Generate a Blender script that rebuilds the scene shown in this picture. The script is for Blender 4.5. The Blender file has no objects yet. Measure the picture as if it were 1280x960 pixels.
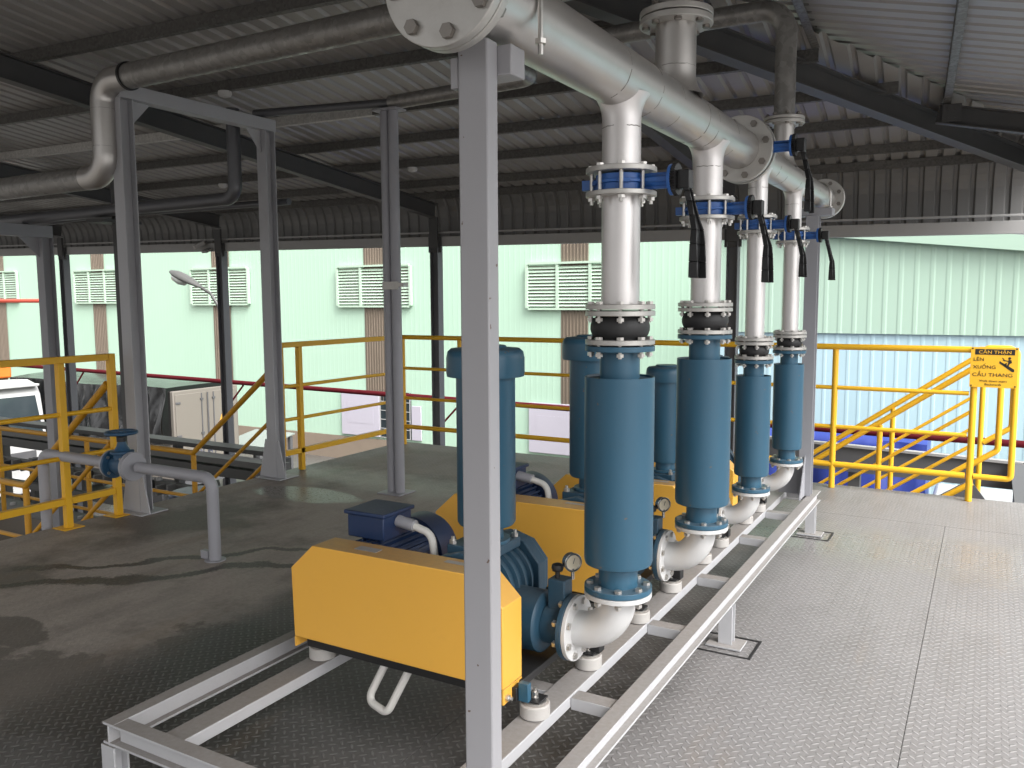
import bpy, bmesh, math, random
from mathutils import Vector, Matrix
random.seed(7)
R = math.radians
sc = bpy.context.scene
COL = sc.collection
V = Vector
OFF = {}          # world offset of each thing's local frame

# ------------------------------------------------------------------ mesh builder
class MB:
    def __init__(self): self.bm = bmesh.new()
    def face(self, pts):
        try: return self.bm.faces.new([self.bm.verts.new(V(p)) for p in pts])
        except ValueError: return None
    def box(self, x0, x1, y0, y1, z0, z1):
        p = [(x, y, z) for z in (z0, z1) for (x, y) in ((x0, y0), (x1, y0), (x1, y1), (x0, y1))]
        v = [self.bm.verts.new(q) for q in p]
        for f in ((0, 3, 2, 1), (4, 5, 6, 7), (0, 1, 5, 4), (1, 2, 6, 5), (2, 3, 7, 6), (3, 0, 4, 7)):
            self.bm.faces.new([v[i] for i in f])
        return self
    def hexa(self, p):
        v = [self.bm.verts.new(q) for q in p]
        for f in ((0, 3, 2, 1), (4, 5, 6, 7), (0, 1, 5, 4), (1, 2, 6, 5), (2, 3, 7, 6), (3, 0, 4, 7)):
            self.bm.faces.new([v[i] for i in f])
        return self
    def bar(self, a, b, w, h, up=(0, 0, 1)):
        a, b = V(a), V(b); d = (b - a).normalized(); s = d.cross(V(up))
        if s.length < 1e-4: s = d.cross(V((0, 1, 0)))
        s.normalize(); u = s.cross(d)
        s *= w / 2; u *= h / 2
        return self.hexa([a - s - u, b - s - u, b + s - u, a + s - u, a - s + u, b - s + u, b + s + u, a + s + u])
    def ibeam(self, a, b, w, h, t=.008, up=(0, 0, 1)):
        a, b = V(a), V(b); d = (b - a).normalized(); s = d.cross(V(up)).normalized(); u = s.cross(d)
        o = u * (h / 2 - t / 2)
        self.bar(a + o, b + o, w, t, up); self.bar(a - o, b - o, w, t, up)
        self.bar(a, b, t * .8, h - 2 * t, up)
        return self
    def prism(self, pts, ext):
        ext = V(ext); n = len(pts)
        a = [self.bm.verts.new(V(p)) for p in pts]; b = [self.bm.verts.new(V(p) + ext) for p in pts]
        self.bm.faces.new(a[::-1]); self.bm.faces.new(b)
        for i in range(n):
            j = (i + 1) % n; self.bm.faces.new([a[i], a[j], b[j], b[i]])
        return self
    def lathe(self, prof, org, axis=(0, 0, 1), seg=32, caps=True, phase=0):
        ax = V(axis).normalized(); t = V((1, 0, 0)) if abs(ax.x) < .9 else V((0, 1, 0))
        e1 = (t - ax * t.dot(ax)).normalized(); e2 = ax.cross(e1); org = V(org); rings = []
        for (r, h) in prof:
            rings.append([self.bm.verts.new(org + ax * h + (e1 * math.cos(phase + 2 * math.pi * i / seg) + e2 * math.sin(phase + 2 * math.pi * i / seg)) * r) for i in range(seg)])
        for a, b in zip(rings, rings[1:]):
            for i in range(seg):
                j = (i + 1) % seg; self.bm.faces.new([a[i], a[j], b[j], b[i]])
        if caps:
            self.bm.faces.new(rings[0][::-1]); self.bm.faces.new(rings[-1])
        return self
    def cyl(self, a, b, r, seg=24, r2=None):
        a, b = V(a), V(b); d = b - a
        return self.lathe([(r, 0), (r if r2 is None else r2, d.length)], a, d, seg)
    def ring(self, org, axis, ri, ro, h, seg=40):      # flat annulus with thickness
        return self.lathe([(ri, 0), (ro, 0), (ro, h), (ri, h), (ri, 0)], org, axis, seg, False)
    def tube(self, pts, r, seg=16, caps=True):
        pts = [V(p) for p in pts]; rings = []; n = len(pts)
        tan = [((pts[min(i + 1, n - 1)] - pts[max(i - 1, 0)])).normalized() for i in range(n)]
        ref = V((0, 0, 1)) if abs(tan[0].z) < .9 else V((0, 1, 0))
        nrm = (ref - tan[0] * ref.dot(tan[0])).normalized()
        for i in range(n):
            nrm = (nrm - tan[i] * nrm.dot(tan[i])).normalized(); bi = tan[i].cross(nrm)
            rr = r[i] if isinstance(r, (list, tuple)) else r
            rings.append([self.bm.verts.new(pts[i] + (nrm * math.cos(2 * math.pi * k / seg) + bi * math.sin(2 * math.pi * k / seg)) * rr) for k in range(seg)])
        for a, b in zip(rings, rings[1:]):
            for k in range(seg):
                j = (k + 1) % seg; self.bm.faces.new([a[k], a[j], b[j], b[k]])
        if caps:
            self.bm.faces.new(rings[0][::-1]); self.bm.faces.new(rings[-1])
        return self
    def build(self, name, mat, parent=None, bevel=0, smooth=35, loc=None, seg=2):
        off = OFF.get(parent, V((0, 0, 0))) if parent else V(loc or (0, 0, 0))
        bmesh.ops.recalc_face_normals(self.bm, faces=self.bm.faces)
        bmesh.ops.translate(self.bm, verts=self.bm.verts, vec=-off)
        me = bpy.data.meshes.new(name); self.bm.to_mesh(me); self.bm.free()
        me.materials.append(mat)
        if smooth:
            me.polygons.foreach_set('use_smooth', [True] * len(me.polygons)); me.set_sharp_from_angle(angle=R(smooth))
        o = bpy.data.objects.new(name, me); COL.objects.link(o)
        OFF[o] = off
        if parent: o.parent = parent
        else: o.location = off
        if bevel:
            m = o.modifiers.new('bevel', 'BEVEL'); m.width = bevel; m.segments = seg; m.limit_method = 'ANGLE'; m.angle_limit = R(40)
            m.harden_normals = False
        return o

def fillet(pts, rad, n=8):
    pts = [V(p) for p in pts]; out = [pts[0]]
    for i in range(1, len(pts) - 1):
        a, b, c = pts[i - 1], pts[i], pts[i + 1]; u = (a - b).normalized(); w = (c - b).normalized()
        ang = u.angle(w); r = rad[i - 1] if isinstance(rad, (list, tuple)) else rad
        t = r / math.tan(ang / 2); p0 = b + u * t; cen = b + (u + w).normalized() * (r / math.sin(ang / 2))
        e0 = (p0 - cen); p1 = b + w * t; e1 = p1 - cen; tot = e0.angle(e1); ax = e0.cross(e1).normalized()
        for k in range(n + 1): out.append(cen + Matrix.Rotation(tot * k / n, 3, ax) @ e0)
    out.append(pts[-1]); return out

def tag(o, label, cat, group=None):
    o['label'] = label; o['category'] = cat
    if group: o['group'] = group
    return o
def thing(name, label, cat, loc, group=None):
    o = bpy.data.objects.new(name, None); COL.objects.link(o); o.location = loc; o.empty_display_size = .1
    OFF[o] = V(loc); return tag(o, label, cat, group)
def kids(o): return [c for c in bpy.data.objects if c.parent == o]
CH = {}
def copy_tree(o, parent=None):
    c = o.copy(); COL.objects.link(c)
    if parent: c.parent = parent
    for k in kids(o): copy_tree(k, c)
    return c
def copy_thing(o, loc, label):
    c = copy_tree(o); c.location = loc; c['label'] = label; return c
def inst(me, name, parent, loc, rot=None):
    o = bpy.data.objects.new(name, me); COL.objects.link(o); o.parent = parent
    o.location = V(loc) - OFF[parent]
    if rot is not None: o.rotation_euler = rot
    OFF[o] = V(loc); return o

# ------------------------------------------------------------------ materials
def nt(name):
    m = bpy.data.materials.new(name); m.use_nodes = True; t = m.node_tree
    return m, t, t.nodes['Principled BSDF']
def N(t, typ, **k):
    n = t.nodes.new(typ)
    for a, b in k.items(): setattr(n, a, b)
    return n
def link(t, a, b): t.links.new(a, b)
def ramp(t, src, p0, p1, c0=(0, 0, 0, 1), c1=(1, 1, 1, 1)):
    r = N(t, 'ShaderNodeValToRGB'); r.color_ramp.elements[0].position = p0; r.color_ramp.elements[1].position = p1
    r.color_ramp.elements[0].color = c0; r.color_ramp.elements[1].color = c1
    link(t, src, r.inputs[0]); return r
def noise(t, scale, detail=5, rough=.6, vec=None, dim=None):
    n = N(t, 'ShaderNodeTexNoise'); n.inputs['Scale'].default_value = scale; n.inputs['Detail'].default_value = detail
    n.inputs['Roughness'].default_value = rough
    if vec: link(t, vec, n.inputs['Vector'])
    return n
def mixc(t, fac, a, b, blend='MIX'):
    m = N(t, 'ShaderNodeMix', data_type='RGBA', blend_type=blend)
    for s, v in ((m.inputs[0], fac), (m.inputs[6], a), (m.inputs[7], b)):
        if hasattr(v, 'is_output'): link(t, v, s)
        elif isinstance(v, (int, float)): s.default_value = v
        else: s.default_value = (*v[:3], 1)
    return m.outputs[2]
def math_(t, op, a, b=None, c=None):
    m = N(t, 'ShaderNodeMath', operation=op)
    for i, v in enumerate((a, b, c)):
        if v is None: continue
        if hasattr(v, 'is_output'): link(t, v, m.inputs[i])
        else: m.inputs[i].default_value = v
    return m.outputs[0]
def coords(t):
    g = N(t, 'ShaderNodeTexCoord'); return g.outputs['Object']
def scaled(t, vec, s):
    m = N(t, 'ShaderNodeMapping'); m.inputs['Scale'].default_value = s; link(t, vec, m.inputs['Vector']); return m.outputs[0]
def paint(name, col, rough=.45, metal=0, var=.12, dirt=.25, dcol=(.12, .10, .085), nscale=6, bump=.02, dust=0, dustcol=(.30, .27, .245), spec=.5, streak=False, chips=0, chipcol=(.05, .04, .035)):
    m, t, b = nt(name); vec = coords(t)
    n1 = noise(t, nscale, 6, .65, scaled(t, vec, (1, 1, .18)) if streak else vec); n2 = noise(t, nscale * 9, 4, .6, vec)
    dark = [c * (1 - var) for c in col]; lite = [min(1, c * (1 + var)) for c in col]
    c = mixc(t, n1.outputs[0], dark, lite)
    f = ramp(t, n2.outputs[0], .55, .8).outputs[0]; g = ramp(t, n1.outputs[0], .45, .75).outputs[0]
    df = math_(t, 'MULTIPLY', math_(t, 'MULTIPLY_ADD', f, .6, .4), math_(t, 'MULTIPLY', g, dirt))
    c = mixc(t, df, c, dcol)
    if dust:
        ge = N(t, 'ShaderNodeNewGeometry'); sx = N(t, 'ShaderNodeSeparateXYZ'); link(t, ge.outputs['Normal'], sx.inputs[0])
        u = ramp(t, sx.outputs[2], .55, .95).outputs[0]
        c = mixc(t, math_(t, 'MULTIPLY', u, math_(t, 'MULTIPLY_ADD', n2.outputs[0], .5, dust - .25)), c, dustcol)
    if chips:
        n3 = noise(t, 38, 2, .5, vec); cf = ramp(t, n3.outputs[0], .74 - chips * .02, .755 - chips * .02).outputs[0]
        c = mixc(t, cf, c, chipcol)
    link(t, c, b.inputs['Base Color']); b.inputs['Metallic'].default_value = metal
    rr = math_(t, 'MULTIPLY_ADD', n1.outputs[0], .22, rough - .11); link(t, rr, b.inputs['Roughness'])
    b.inputs['Specular IOR Level'].default_value = spec
    if bump:
        bp = N(t, 'ShaderNodeBump'); bp.inputs['Strength'].default_value = bump * 4; bp.inputs['Distance'].default_value = .004
        link(t, n2.outputs[0], bp.inputs['Height']); link(t, bp.outputs[0], b.inputs['Normal'])
    return m
def galv(name, col, rough=.42, metal=.75, scale=55, con=.35):
    m, t, b = nt(name); vec = coords(t)
    v = N(t, 'ShaderNodeTexVoronoi'); v.inputs['Scale'].default_value = scale; link(t, vec, v.inputs['Vector'])
    sp = N(t, 'ShaderNodeSeparateColor'); link(t, v.outputs['Color'], sp.inputs[0])
    n = noise(t, 5, 6, .7, vec)
    f = math_(t, 'MULTIPLY_ADD', sp.outputs[0], .55, math_(t, 'MULTIPLY', n.outputs[0], .45))
    c = mixc(t, f, [x * (1 - con) for x in col], [min(1, x * (1 + con)) for x in col])
    c = mixc(t, math_(t, 'MULTIPLY', ramp(t, n.outputs[0], .55, .85).outputs[0], .3), c, (.13, .11, .095))
    link(t, c, b.inputs['Base Color']); b.inputs['Metallic'].default_value = metal
    link(t, math_(t, 'MULTIPLY_ADD', sp.outputs[1], .25, rough - .1), b.inputs['Roughness'])
    return m

M = {}
M['post'] = paint('grey_post_paint', (.315, .31, .325), .5, 0, .08, .28, dcol=(.20, .175, .16), nscale=4, streak=True, chips=.3, chipcol=(.12, .08, .06))
M['skid'] = paint('dusty_grey_skid_paint', (.44, .44, .455), .5, 0, .10, .35, nscale=7, dust=.85, dustcol=(.23, .21, .195))
M['steel'] = paint('dark_grey_steel_paint', (.062, .062, .063), .5, 0, .12, .3, nscale=5)
M['portal'] = paint('light_grey_portal_paint', (.40, .40, .42), .5, 0, .10, .3, nscale=4, streak=True)
M['evcol'] = paint('eave_column_paint', (.13, .132, .145), .5, 0, .12, .3, nscale=4, streak=True)
M['column'] = paint('mid_grey_column_paint', (.30, .302, .325), .5, 0, .12, .3, nscale=4, streak=True)
M['silver'] = paint('aluminium_pipe_paint', (.55, .53, .51), .38, .85, .10, .25, nscale=5, bump=.012)
M['risersilver'] = paint('pale_aluminium_pipe_paint', (.70, .675, .665), .40, .65, .06, .2, nscale=5, bump=.012)
M['flange'] = paint('galvanised_flange_metal', (.50, .485, .46), .42, .6, .18, .5, nscale=14)
M['bolt'] = paint('zinc_bolt_metal', (.60, .58, .55), .32, .85, .2, .4, nscale=40, bump=0)
M['boltdark'] = paint('oiled_bolt_metal', (.24, .22, .20), .4, .8, .25, .4, nscale=40, bump=0)
M['teal'] = paint('teal_blue_machine_paint', (.026, .095, .155), .40, 0, .20, .32, dcol=(.06, .068, .07), nscale=4, streak=True, chips=.4, chipcol=(.12, .10, .09), dust=.35, dustcol=(.14, .15, .15))
M['tealdark'] = paint('teal_cast_iron_paint', (.020, .062, .102), .45, 0, .15, .3, nscale=9, bump=.05, dust=.3, dustcol=(.12, .13, .13))
M['navy'] = paint('navy_motor_paint', (.013, .033, .095), .42, 0, .15, .2, nscale=8, dust=.45, dustcol=(.10, .10, .11))
M['yellow'] = paint('yellow_guard_paint', (.80, .425, .065), .40, 0, .07, .22, dcol=(.42, .22, .05), nscale=4, dust=.75, dustcol=(.36, .23, .11))
M['rail'] = paint('yellow_handrail_paint', (.76, .42, .018), .42, 0, .08, .25, dcol=(.28, .15, .03), nscale=7)
M['raildim'] = paint('worn_orange_handrail_paint', (.55, .27, .012), .5, 0, .12, .4, dcol=(.18, .10, .03), nscale=7)
M['white'] = paint('white_elbow_paint', (.56, .555, .55), .42, 0, .04, .14, dcol=(.35, .30, .25), nscale=5)
M['pad'] = paint('off_white_pad_paint', (.44, .42, .40), .6, 0, .08, .4, nscale=12, dust=.7)
M['rubber'] = paint('black_rubber', (.018, .018, .019), .55, 0, .2, .15, dcol=(.07, .065, .06), nscale=10)
M['lever'] = paint('black_lever_plastic', (.010, .010, .011), .38, 0, .2, .1, nscale=9)
M['black'] = paint('black_soiled_steel', (.015, .015, .016), .5, 0, .2, .2, nscale=9)
M['valve'] = paint('blue_valve_paint', (.020, .105, .36), .38, 0, .12, .15, nscale=9)
M['gvalve'] = paint('steel_blue_valve_paint', (.022, .075, .145), .42, 0, .12, .3, nscale=9, bump=.04)
M['pipegrey'] = paint('grey_water_pipe_paint', (.33, .33, .36), .42, 0, .08, .2, nscale=6)
M['pipedark'] = paint('dark_grey_pipe_paint', (.12, .122, .132), .35, .3, .15, .2, nscale=6)
M['galvpipe'] = galv('weathered_galvanised_pipe', (.27, .262, .25), .38, .5, 34, .28)
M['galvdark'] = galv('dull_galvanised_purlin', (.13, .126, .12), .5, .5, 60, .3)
M['galvlit'] = galv('lit_tone_galvanised_purlin', (.55, .54, .52), .5, .4, 60, .25)  # purlin metal coloured paler to stand for the light it catches
M['sheet'] = paint('zinc_roof_sheet', (.32, .308, .295), .42, .3, .22, .45, dcol=(.13, .115, .10), nscale=1.6, bump=.0)
M['fascia'] = paint('dull_eave_sheet', (.19, .187, .183), .5, .3, .12, .35, nscale=2)
M['eave'] = paint('grey_eave_channel', (.36, .355, .35), .5, .2, .1, .3, nscale=3)
M['conduit'] = paint('white_flexible_hose', (.72, .70, .66), .5, 0, .05, .25, nscale=20)
M['glass'] = paint('dark_truck_glass', (.03, .04, .045), .12, 0, .1, 0, bump=0)
M['dial'] = paint('cream_dial_face', (.78, .70, .55), .4, 0, .04, .05, bump=0)
M['chrome'] = paint('bright_steel_bezel', (.65, .64, .62), .22, .95, .1, .1, bump=0)
M['green'] = paint('pale_green_wall_sheet', (.43, .605, .475), .5, 0, .03, .05, dcol=(.40, .52, .42), nscale=.5, bump=0, streak=True)
M['greenr'] = paint('soft_green_wall_sheet', (.37, .505, .405), .5, 0, .04, .08, dcol=(.36, .46, .38), nscale=.6, bump=0, streak=True)
M['louvre'] = paint('chalky_louvre_paint', (.47, .60, .48), .5, 0, .04, .1, dcol=(.4, .45, .4), nscale=2, bump=0)
M['bluew'] = paint('pale_blue_wall_sheet', (.41, .565, .61), .45, 0, .05, .06, dcol=(.48, .58, .6), nscale=.8, bump=0, streak=True)
M['strip'] = paint('brown_weathered_skylight_strip', (.17, .135, .102), .6, 0, .35, .5, dcol=(.13, .10, .075), nscale=1.6, bump=0, streak=True)
M['concrete'] = paint('stained_concrete', (.24, .19, .145), .85, 0, .25, .6, dcol=(.16, .13, .10), nscale=1.2, bump=.05)
M['door'] = paint('lilac_white_door_paint', (.48, .455, .52), .55, 0, .06, .2, nscale=1.2, bump=0)
M['red'] = paint('dark_red_pipe_paint', (.080, .006, .010), .8, 0, .1, .2, nscale=4, spec=.1)
M['redlite'] = paint('light_red_pipe_paint', (.55, .07, .04), .5, 0, .1, .1, nscale=4)
M['truckbox'] = paint('cream_truck_box_paint', (.175, .157, .135), .5, 0, .08, .35, nscale=1.5, streak=True)
M['truckwhite'] = paint('white_truck_paint', (.42, .42, .415), .35, 0, .03, .1, nscale=3, bump=0)
M['btarp'] = paint('black_tarpaulin', (.006, .006, .0065), .22, 0, .2, 0, dcol=(.03, .03, .03), nscale=2.5, bump=0, spec=.7)
M['utarp'] = paint('blue_tarpaulin', (.022, .042, .24), .4, 0, .15, .1, nscale=2, bump=0)
M['otarp'] = paint('orange_tarpaulin', (.70, .16, .02), .5, 0, .1, .1, nscale=2, bump=0)
M['signy'] = paint('yellow_sign_sheet', (.80, .44, .025), .4, 0, .03, .08, nscale=10, bump=0)
M['ink'] = paint('black_sign_ink', (.012, .011, .010), .5, 0, .1, 0, bump=0)
M['lampgrey'] = paint('street_lamp_grey', (.11, .11, .105), .45, .3, .1, .2, nscale=8)
M['lampglass'] = paint('street_lamp_cover', (.55, .58, .55), .2, 0, .05, .1, bump=0)
M['tray2'] = paint('pale_shed_sheet', (.22, .25, .23), .6, 0, .1, .4, nscale=2)
M['tray'] = paint('grey_conveyor_steel', (.062, .062, .061), .55, .1, .2, .4, nscale=3)
M['traylite'] = paint('pale_conveyor_cover', (.10, .10, .097), .55, 0, .12, .35, nscale=3)
M['trough'] = paint('dark_grey_trough', (.085, .085, .09), .55, 0, .2, .3, nscale=3)
M['troughlip'] = paint('pale_trough_lip', (.30, .295, .29), .55, 0, .1, .3, nscale=4)
M['rust'] = paint('brown_rusty_steel', (.10, .065, .045), .7, 0, .3, .4, nscale=4)
M['weldm'] = paint('weld_bead', (.30, .285, .265), .5, .4, .3, .5, nscale=60, bump=0)
M['sticker'] = paint('worn_silver_sticker', (.42, .40, .38), .4, .3, .15, .3, nscale=30, bump=0)
M['orangel'] = paint('amber_lamp_cover', (.75, .32, .03), .3, 0, .05, 0, bump=0)
M['grn'] = paint('green_paper_card', (.25, .62, .12), .6, 0, .05, 0, bump=0)

# ---- deck: chequer plate with mud, wet patches and seams
def deck_material():
    m, t, b = nt('chequer_plate_deck'); vec = coords(t)
    sx = N(t, 'ShaderNodeSeparateXYZ'); link(t, vec, sx.inputs[0]); X, Y = sx.outputs[0], sx.outputs[1]
    # lozenge pattern on a grid turned 45 degrees, alternate cells turned
    P = 1 / .0315
    u = math_(t, 'MULTIPLY', math_(t, 'ADD', X, Y), P * .7071); w = math_(t, 'MULTIPLY', math_(t, 'SUBTRACT', Y, X), P * .7071)
    fu, fw = math_(t, 'FLOOR', u), math_(t, 'FLOOR', w)
    a, c = math_(t, 'SUBTRACT', math_(t, 'SUBTRACT', u, fu), .5), math_(t, 'SUBTRACT', math_(t, 'SUBTRACT', w, fw), .5)
    par = math_(t, 'FLOORED_MODULO', math_(t, 'ADD', fu, fw), 2.)
    def ell(p, q):
        p2 = math_(t, 'POWER', math_(t, 'ABSOLUTE', math_(t, 'DIVIDE', p, .50)), 2.); q2 = math_(t, 'POWER', math_(t, 'ABSOLUTE', math_(t, 'DIVIDE', q, .15)), 2.)
        return math_(t, 'SUBTRACT', 1., math_(t, 'ADD', p2, q2))
    e1, e2 = ell(a, c), ell(c, a)
    mx = N(t, 'ShaderNodeMix', data_type='FLOAT'); link(t, par, mx.inputs[0]); link(t, e1, mx.inputs[2]); link(t, e2, mx.inputs[3])
    loz = ramp(t, mx.outputs[0], 0., .5).outputs[0]
    nb = noise(t, .9, 6, .6, vec); nm = noise(t, 3.2, 6, .65, vec); nf = noise(t, 45, 5, .7, vec); ns = noise(t, 160, 3, .6, vec)
    warp = math_(t, 'MULTIPLY', math_(t, 'SUBTRACT', nm.outputs[0], .5), .55)
    # mud spread over the plates left of the skid
    Xw = math_(t, 'ADD', X, warp)
    mud = ramp(t, math_(t, 'MULTIPLY_ADD', Xw, -1., 0.), 2.95, 3.12).outputs[0]
    mud.node.color_ramp.elements[0].position = 0; mud.node.color_ramp.elements[1].position = 1
    mudv = math_(t, 'SMOOTH_MIN', 1., math_(t, 'MAXIMUM', 0., math_(t, 'MULTIPLY_ADD', Xw, -4.5, -13.2)), .1)
    far = math_(t, 'MAXIMUM', 0., math_(t, 'MINIMUM', 1., math_(t, 'MULTIPLY_ADD', Y, .8, -4.0)))   # cleaner far end
    mudv = math_(t, 'MULTIPLY', mudv, math_(t, 'MULTIPLY_ADD', far, -.55, 1.))
    # darker plate colour under and left of the machines
    z1 = math_(t, 'MAXIMUM', 0., math_(t, 'MINIMUM', 1., math_(t, 'MULTIPLY_ADD', math_(t, 'ADD', X, math_(t, 'MULTIPLY', warp, .5)), -3.2, -2.9)))
    clean = mixc(t, nb.outputs[0], (.145, .139, .138), (.225, .215, .213))
    clean = mixc(t, math_(t, 'MULTIPLY', ramp(t, nf.outputs[0], .50, .8).outputs[0], .35), clean, (.105, .096, .09))
    darkplate = mixc(t, nm.outputs[0], (.055, .052, .05), (.15, .142, .138))
    col = mixc(t, z1, clean, darkplate)
    mudc = mixc(t, nm.outputs[0], (.30, .265, .235), (.42, .375, .34))
    mudc = mixc(t, math_(t, 'MULTIPLY', ramp(t, nf.outputs[0], .4, .75).outputs[0], .35), mudc, (.17, .15, .13))
    col = mixc(t, mudv, col, mudc)
    # dark wet areas in the mud
    wetL = ramp(t, nb.outputs[0], .50, .60).outputs[0]
    wl = math_(t, 'MULTIPLY', wetL, math_(t, 'MULTIPLY', z1, .6))
    for (px, py, rx, ry) in ((-3.05, 1.80, .62, .26), (-2.85, 2.40, .34, .26), (-3.75, 1.55, .55, .20), (-3.9, 2.05, .35, .12)):
        e_ = math_(t, 'ADD', math_(t, 'POWER', math_(t, 'ABSOLUTE', math_(t, 'DIVIDE', math_(t, 'SUBTRACT', X, px), rx)), 2.), math_(t, 'POWER', math_(t, 'ABSOLUTE', math_(t, 'DIVIDE', math_(t, 'SUBTRACT', Y, py), ry)), 2.))
        e_ = math_(t, 'ADD', e_, math_(t, 'MULTIPLY', math_(t, 'SUBTRACT', nm.outputs[0], .5), 4.2))
        e_ = math_(t, 'MAXIMUM', 0., math_(t, 'MINIMUM', 1., math_(t, 'MULTIPLY_ADD', e_, -3.5, 3.6)))
        wl = math_(t, 'MAXIMUM', wl, math_(t, 'MULTIPLY', e_, .58))
    col = mixc(t, wl, col, (.034, .030, .026))
    def streak(x0, y0, x1, y1, wd, amp, sc_):
        dx, dy = x1 - x0, y1 - y0; L = math.hypot(dx, dy); nx, ny = -dy / L, dx / L
        wn = noise(t, sc_, 3, .5, vec)
        d = math_(t, 'ADD', math_(t, 'MULTIPLY', X, nx), math_(t, 'MULTIPLY_ADD', Y, ny, -(x0 * nx + y0 * ny)))
        d = math_(t, 'ABSOLUTE', math_(t, 'ADD', d, math_(t, 'MULTIPLY', math_(t, 'SUBTRACT', wn.outputs[0], .5), amp)))
        d = math_(t, 'SUBTRACT', 1., math_(t, 'DIVIDE', d, math_(t, 'MULTIPLY_ADD', nf.outputs[0], wd * 2, wd * .1)))
        s = math_(t, 'ADD', math_(t, 'MULTIPLY', X, dx / L), math_(t, 'MULTIPLY_ADD', Y, dy / L, -(x0 * dx + y0 * dy) / L))
        e = math_(t, 'MULTIPLY', math_(t, 'MULTIPLY', s, 6.), math_(t, 'SUBTRACT', L, s))
        return math_(t, 'MAXIMUM', 0., math_(t, 'MINIMUM', 1., math_(t, 'MULTIPLY', math_(t, 'MINIMUM', math_(t, 'MULTIPLY', d, 2.5), e), 1.)))
    st = math_(t, 'MAXIMUM', streak(-4.6, 2.2, -3.2, 3.55, .055, .5, 1.7), streak(-4.75, 2.55, -3.4, 3.78, .034, .6, 1.5))
    col = mixc(t, math_(t, 'MULTIPLY', st, .8), col, (.022, .019, .016))
    # film of water on the right-hand plates: band between Y 4.85 and 5.95
    Yw = math_(t, 'ADD', Y, math_(t, 'MULTIPLY', math_(t, 'SUBTRACT', nm.outputs[0], .5), .7))
    wb = math_(t, 'MULTIPLY', math_(t, 'MULTIPLY_ADD', Yw, 2., -9.7), math_(t, 'MULTIPLY_ADD', Yw, -1.6, 9.3))
    wb = math_(t, 'MAXIMUM', 0., math_(t, 'MINIMUM', 1., wb))
    col = mixc(t, math_(t, 'MULTIPLY', wb, .45), col, (.12, .11, .102))
    # puddle by the left edge
    pd = math_(t, 'ADD', math_(t, 'POWER', math_(t, 'DIVIDE', math_(t, 'ADD', X, 4.55), .55), 2.), math_(t, 'POWER', math_(t, 'DIVIDE', math_(t, 'SUBTRACT', Y, 4.72), .22), 2.))
    pd = math_(t, 'ADD', pd, math_(t, 'MULTIPLY', math_(t, 'SUBTRACT', nm.outputs[0], .5), 3.))
    pud = math_(t, 'MAXIMUM', 0., math_(t, 'MINIMUM', 1., math_(t, 'MULTIPLY_ADD', pd, -4., 4.)))
    col = mixc(t, math_(t, 'MULTIPLY', pud, .6), col, (.05, .047, .042))
    # brown streaks drawn out along Y
    nr = noise(t, 1.0, 4, .6, scaled(t, vec, (3.2, .7, 1))); rs = ramp(t, nr.outputs[0], .60, .74).outputs[0]
    col = mixc(t, math_(t, 'MULTIPLY', rs, .28), col, (.24, .165, .10))
    # worn bright tops of the lozenges
    scuff = noise(t, 1.6, 6, .7, scaled(t, vec, (2.2, .6, 1)))
    col = mixc(t, math_(t, 'MULTIPLY', ramp(t, scuff.outputs[0], .48, .72).outputs[0], .38), col, (.10, .092, .085))
    col = mixc(t, math_(t, 'MULTIPLY', loz, math_(t, 'MULTIPLY', math_(t, 'MULTIPLY_ADD', mudv, -.30, .40), math_(t, 'MULTIPLY_ADD', z1, -.55, 1.))), col, (.40, .39, .385))
    sp = ramp(t, ns.outputs[0], .70, .76).outputs[0]; col = mixc(t, math_(t, 'MULTIPLY', sp, .35), col, (.05, .045, .04))
    link(t, col, b.inputs['Base Color'])
    wet = math_(t, 'MAXIMUM', math_(t, 'MAXIMUM', math_(t, 'MULTIPLY', wb, .9), pud), math_(t, 'MAXIMUM', math_(t, 'MULTIPLY', wl, .5), math_(t, 'MULTIPLY', st, .7)))
    rg = math_(t, 'SUBTRACT', math_(t, 'MULTIPLY_ADD', nf.outputs[0], .22, .36), math_(t, 'MULTIPLY', wet, .36))
    rg = math_(t, 'ADD', rg, math_(t, 'MULTIPLY', mudv, .18)); link(t, math_(t, 'MAXIMUM', rg, .06), b.inputs['Roughness'])
    link(t, math_(t, 'MULTIPLY_ADD', mudv, -.28, .5), b.inputs['Specular IOR Level'])
    h = math_(t, 'MULTIPLY', loz, math_(t, 'MULTIPLY', math_(t, 'MULTIPLY_ADD', mudv, -.80, 1.), math_(t, 'MULTIPLY_ADD', pud, -.8, 1.)))
    h = math_(t, 'ADD', h, math_(t, 'MULTIPLY', nf.outputs[0], math_(t, 'MULTIPLY_ADD', mudv, .6, .12)))
    bp = N(t, 'ShaderNodeBump'); bp.inputs['Strength'].default_value = 1.; bp.inputs['Distance'].default_value = .0027
    link(t, h, bp.inputs['Height']); link(t, bp.outputs[0], b.inputs['Normal'])
    return m
M['deck'] = deck_material()
def ground_material():
    m, t, b = nt('wet_yard_concrete'); vec = coords(t)
    n = noise(t, .25, 8, .65, vec); n2 = noise(t, 3, 5, .6, vec)
    c = mixc(t, n.outputs[0], (.05, .046, .042), (.12, .112, .102)); c = mixc(t, math_(t, 'MULTIPLY', n2.outputs[0], .4), c, (.08, .07, .06))
    link(t, c, b.inputs['Base Color']); link(t, ramp(t, n.outputs[0], .4, .6, (.25,) * 3 + (1,), (.7,) * 3 + (1,)).outputs[0], b.inputs['Roughness'])
    return m
M['yard'] = ground_material()

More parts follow.
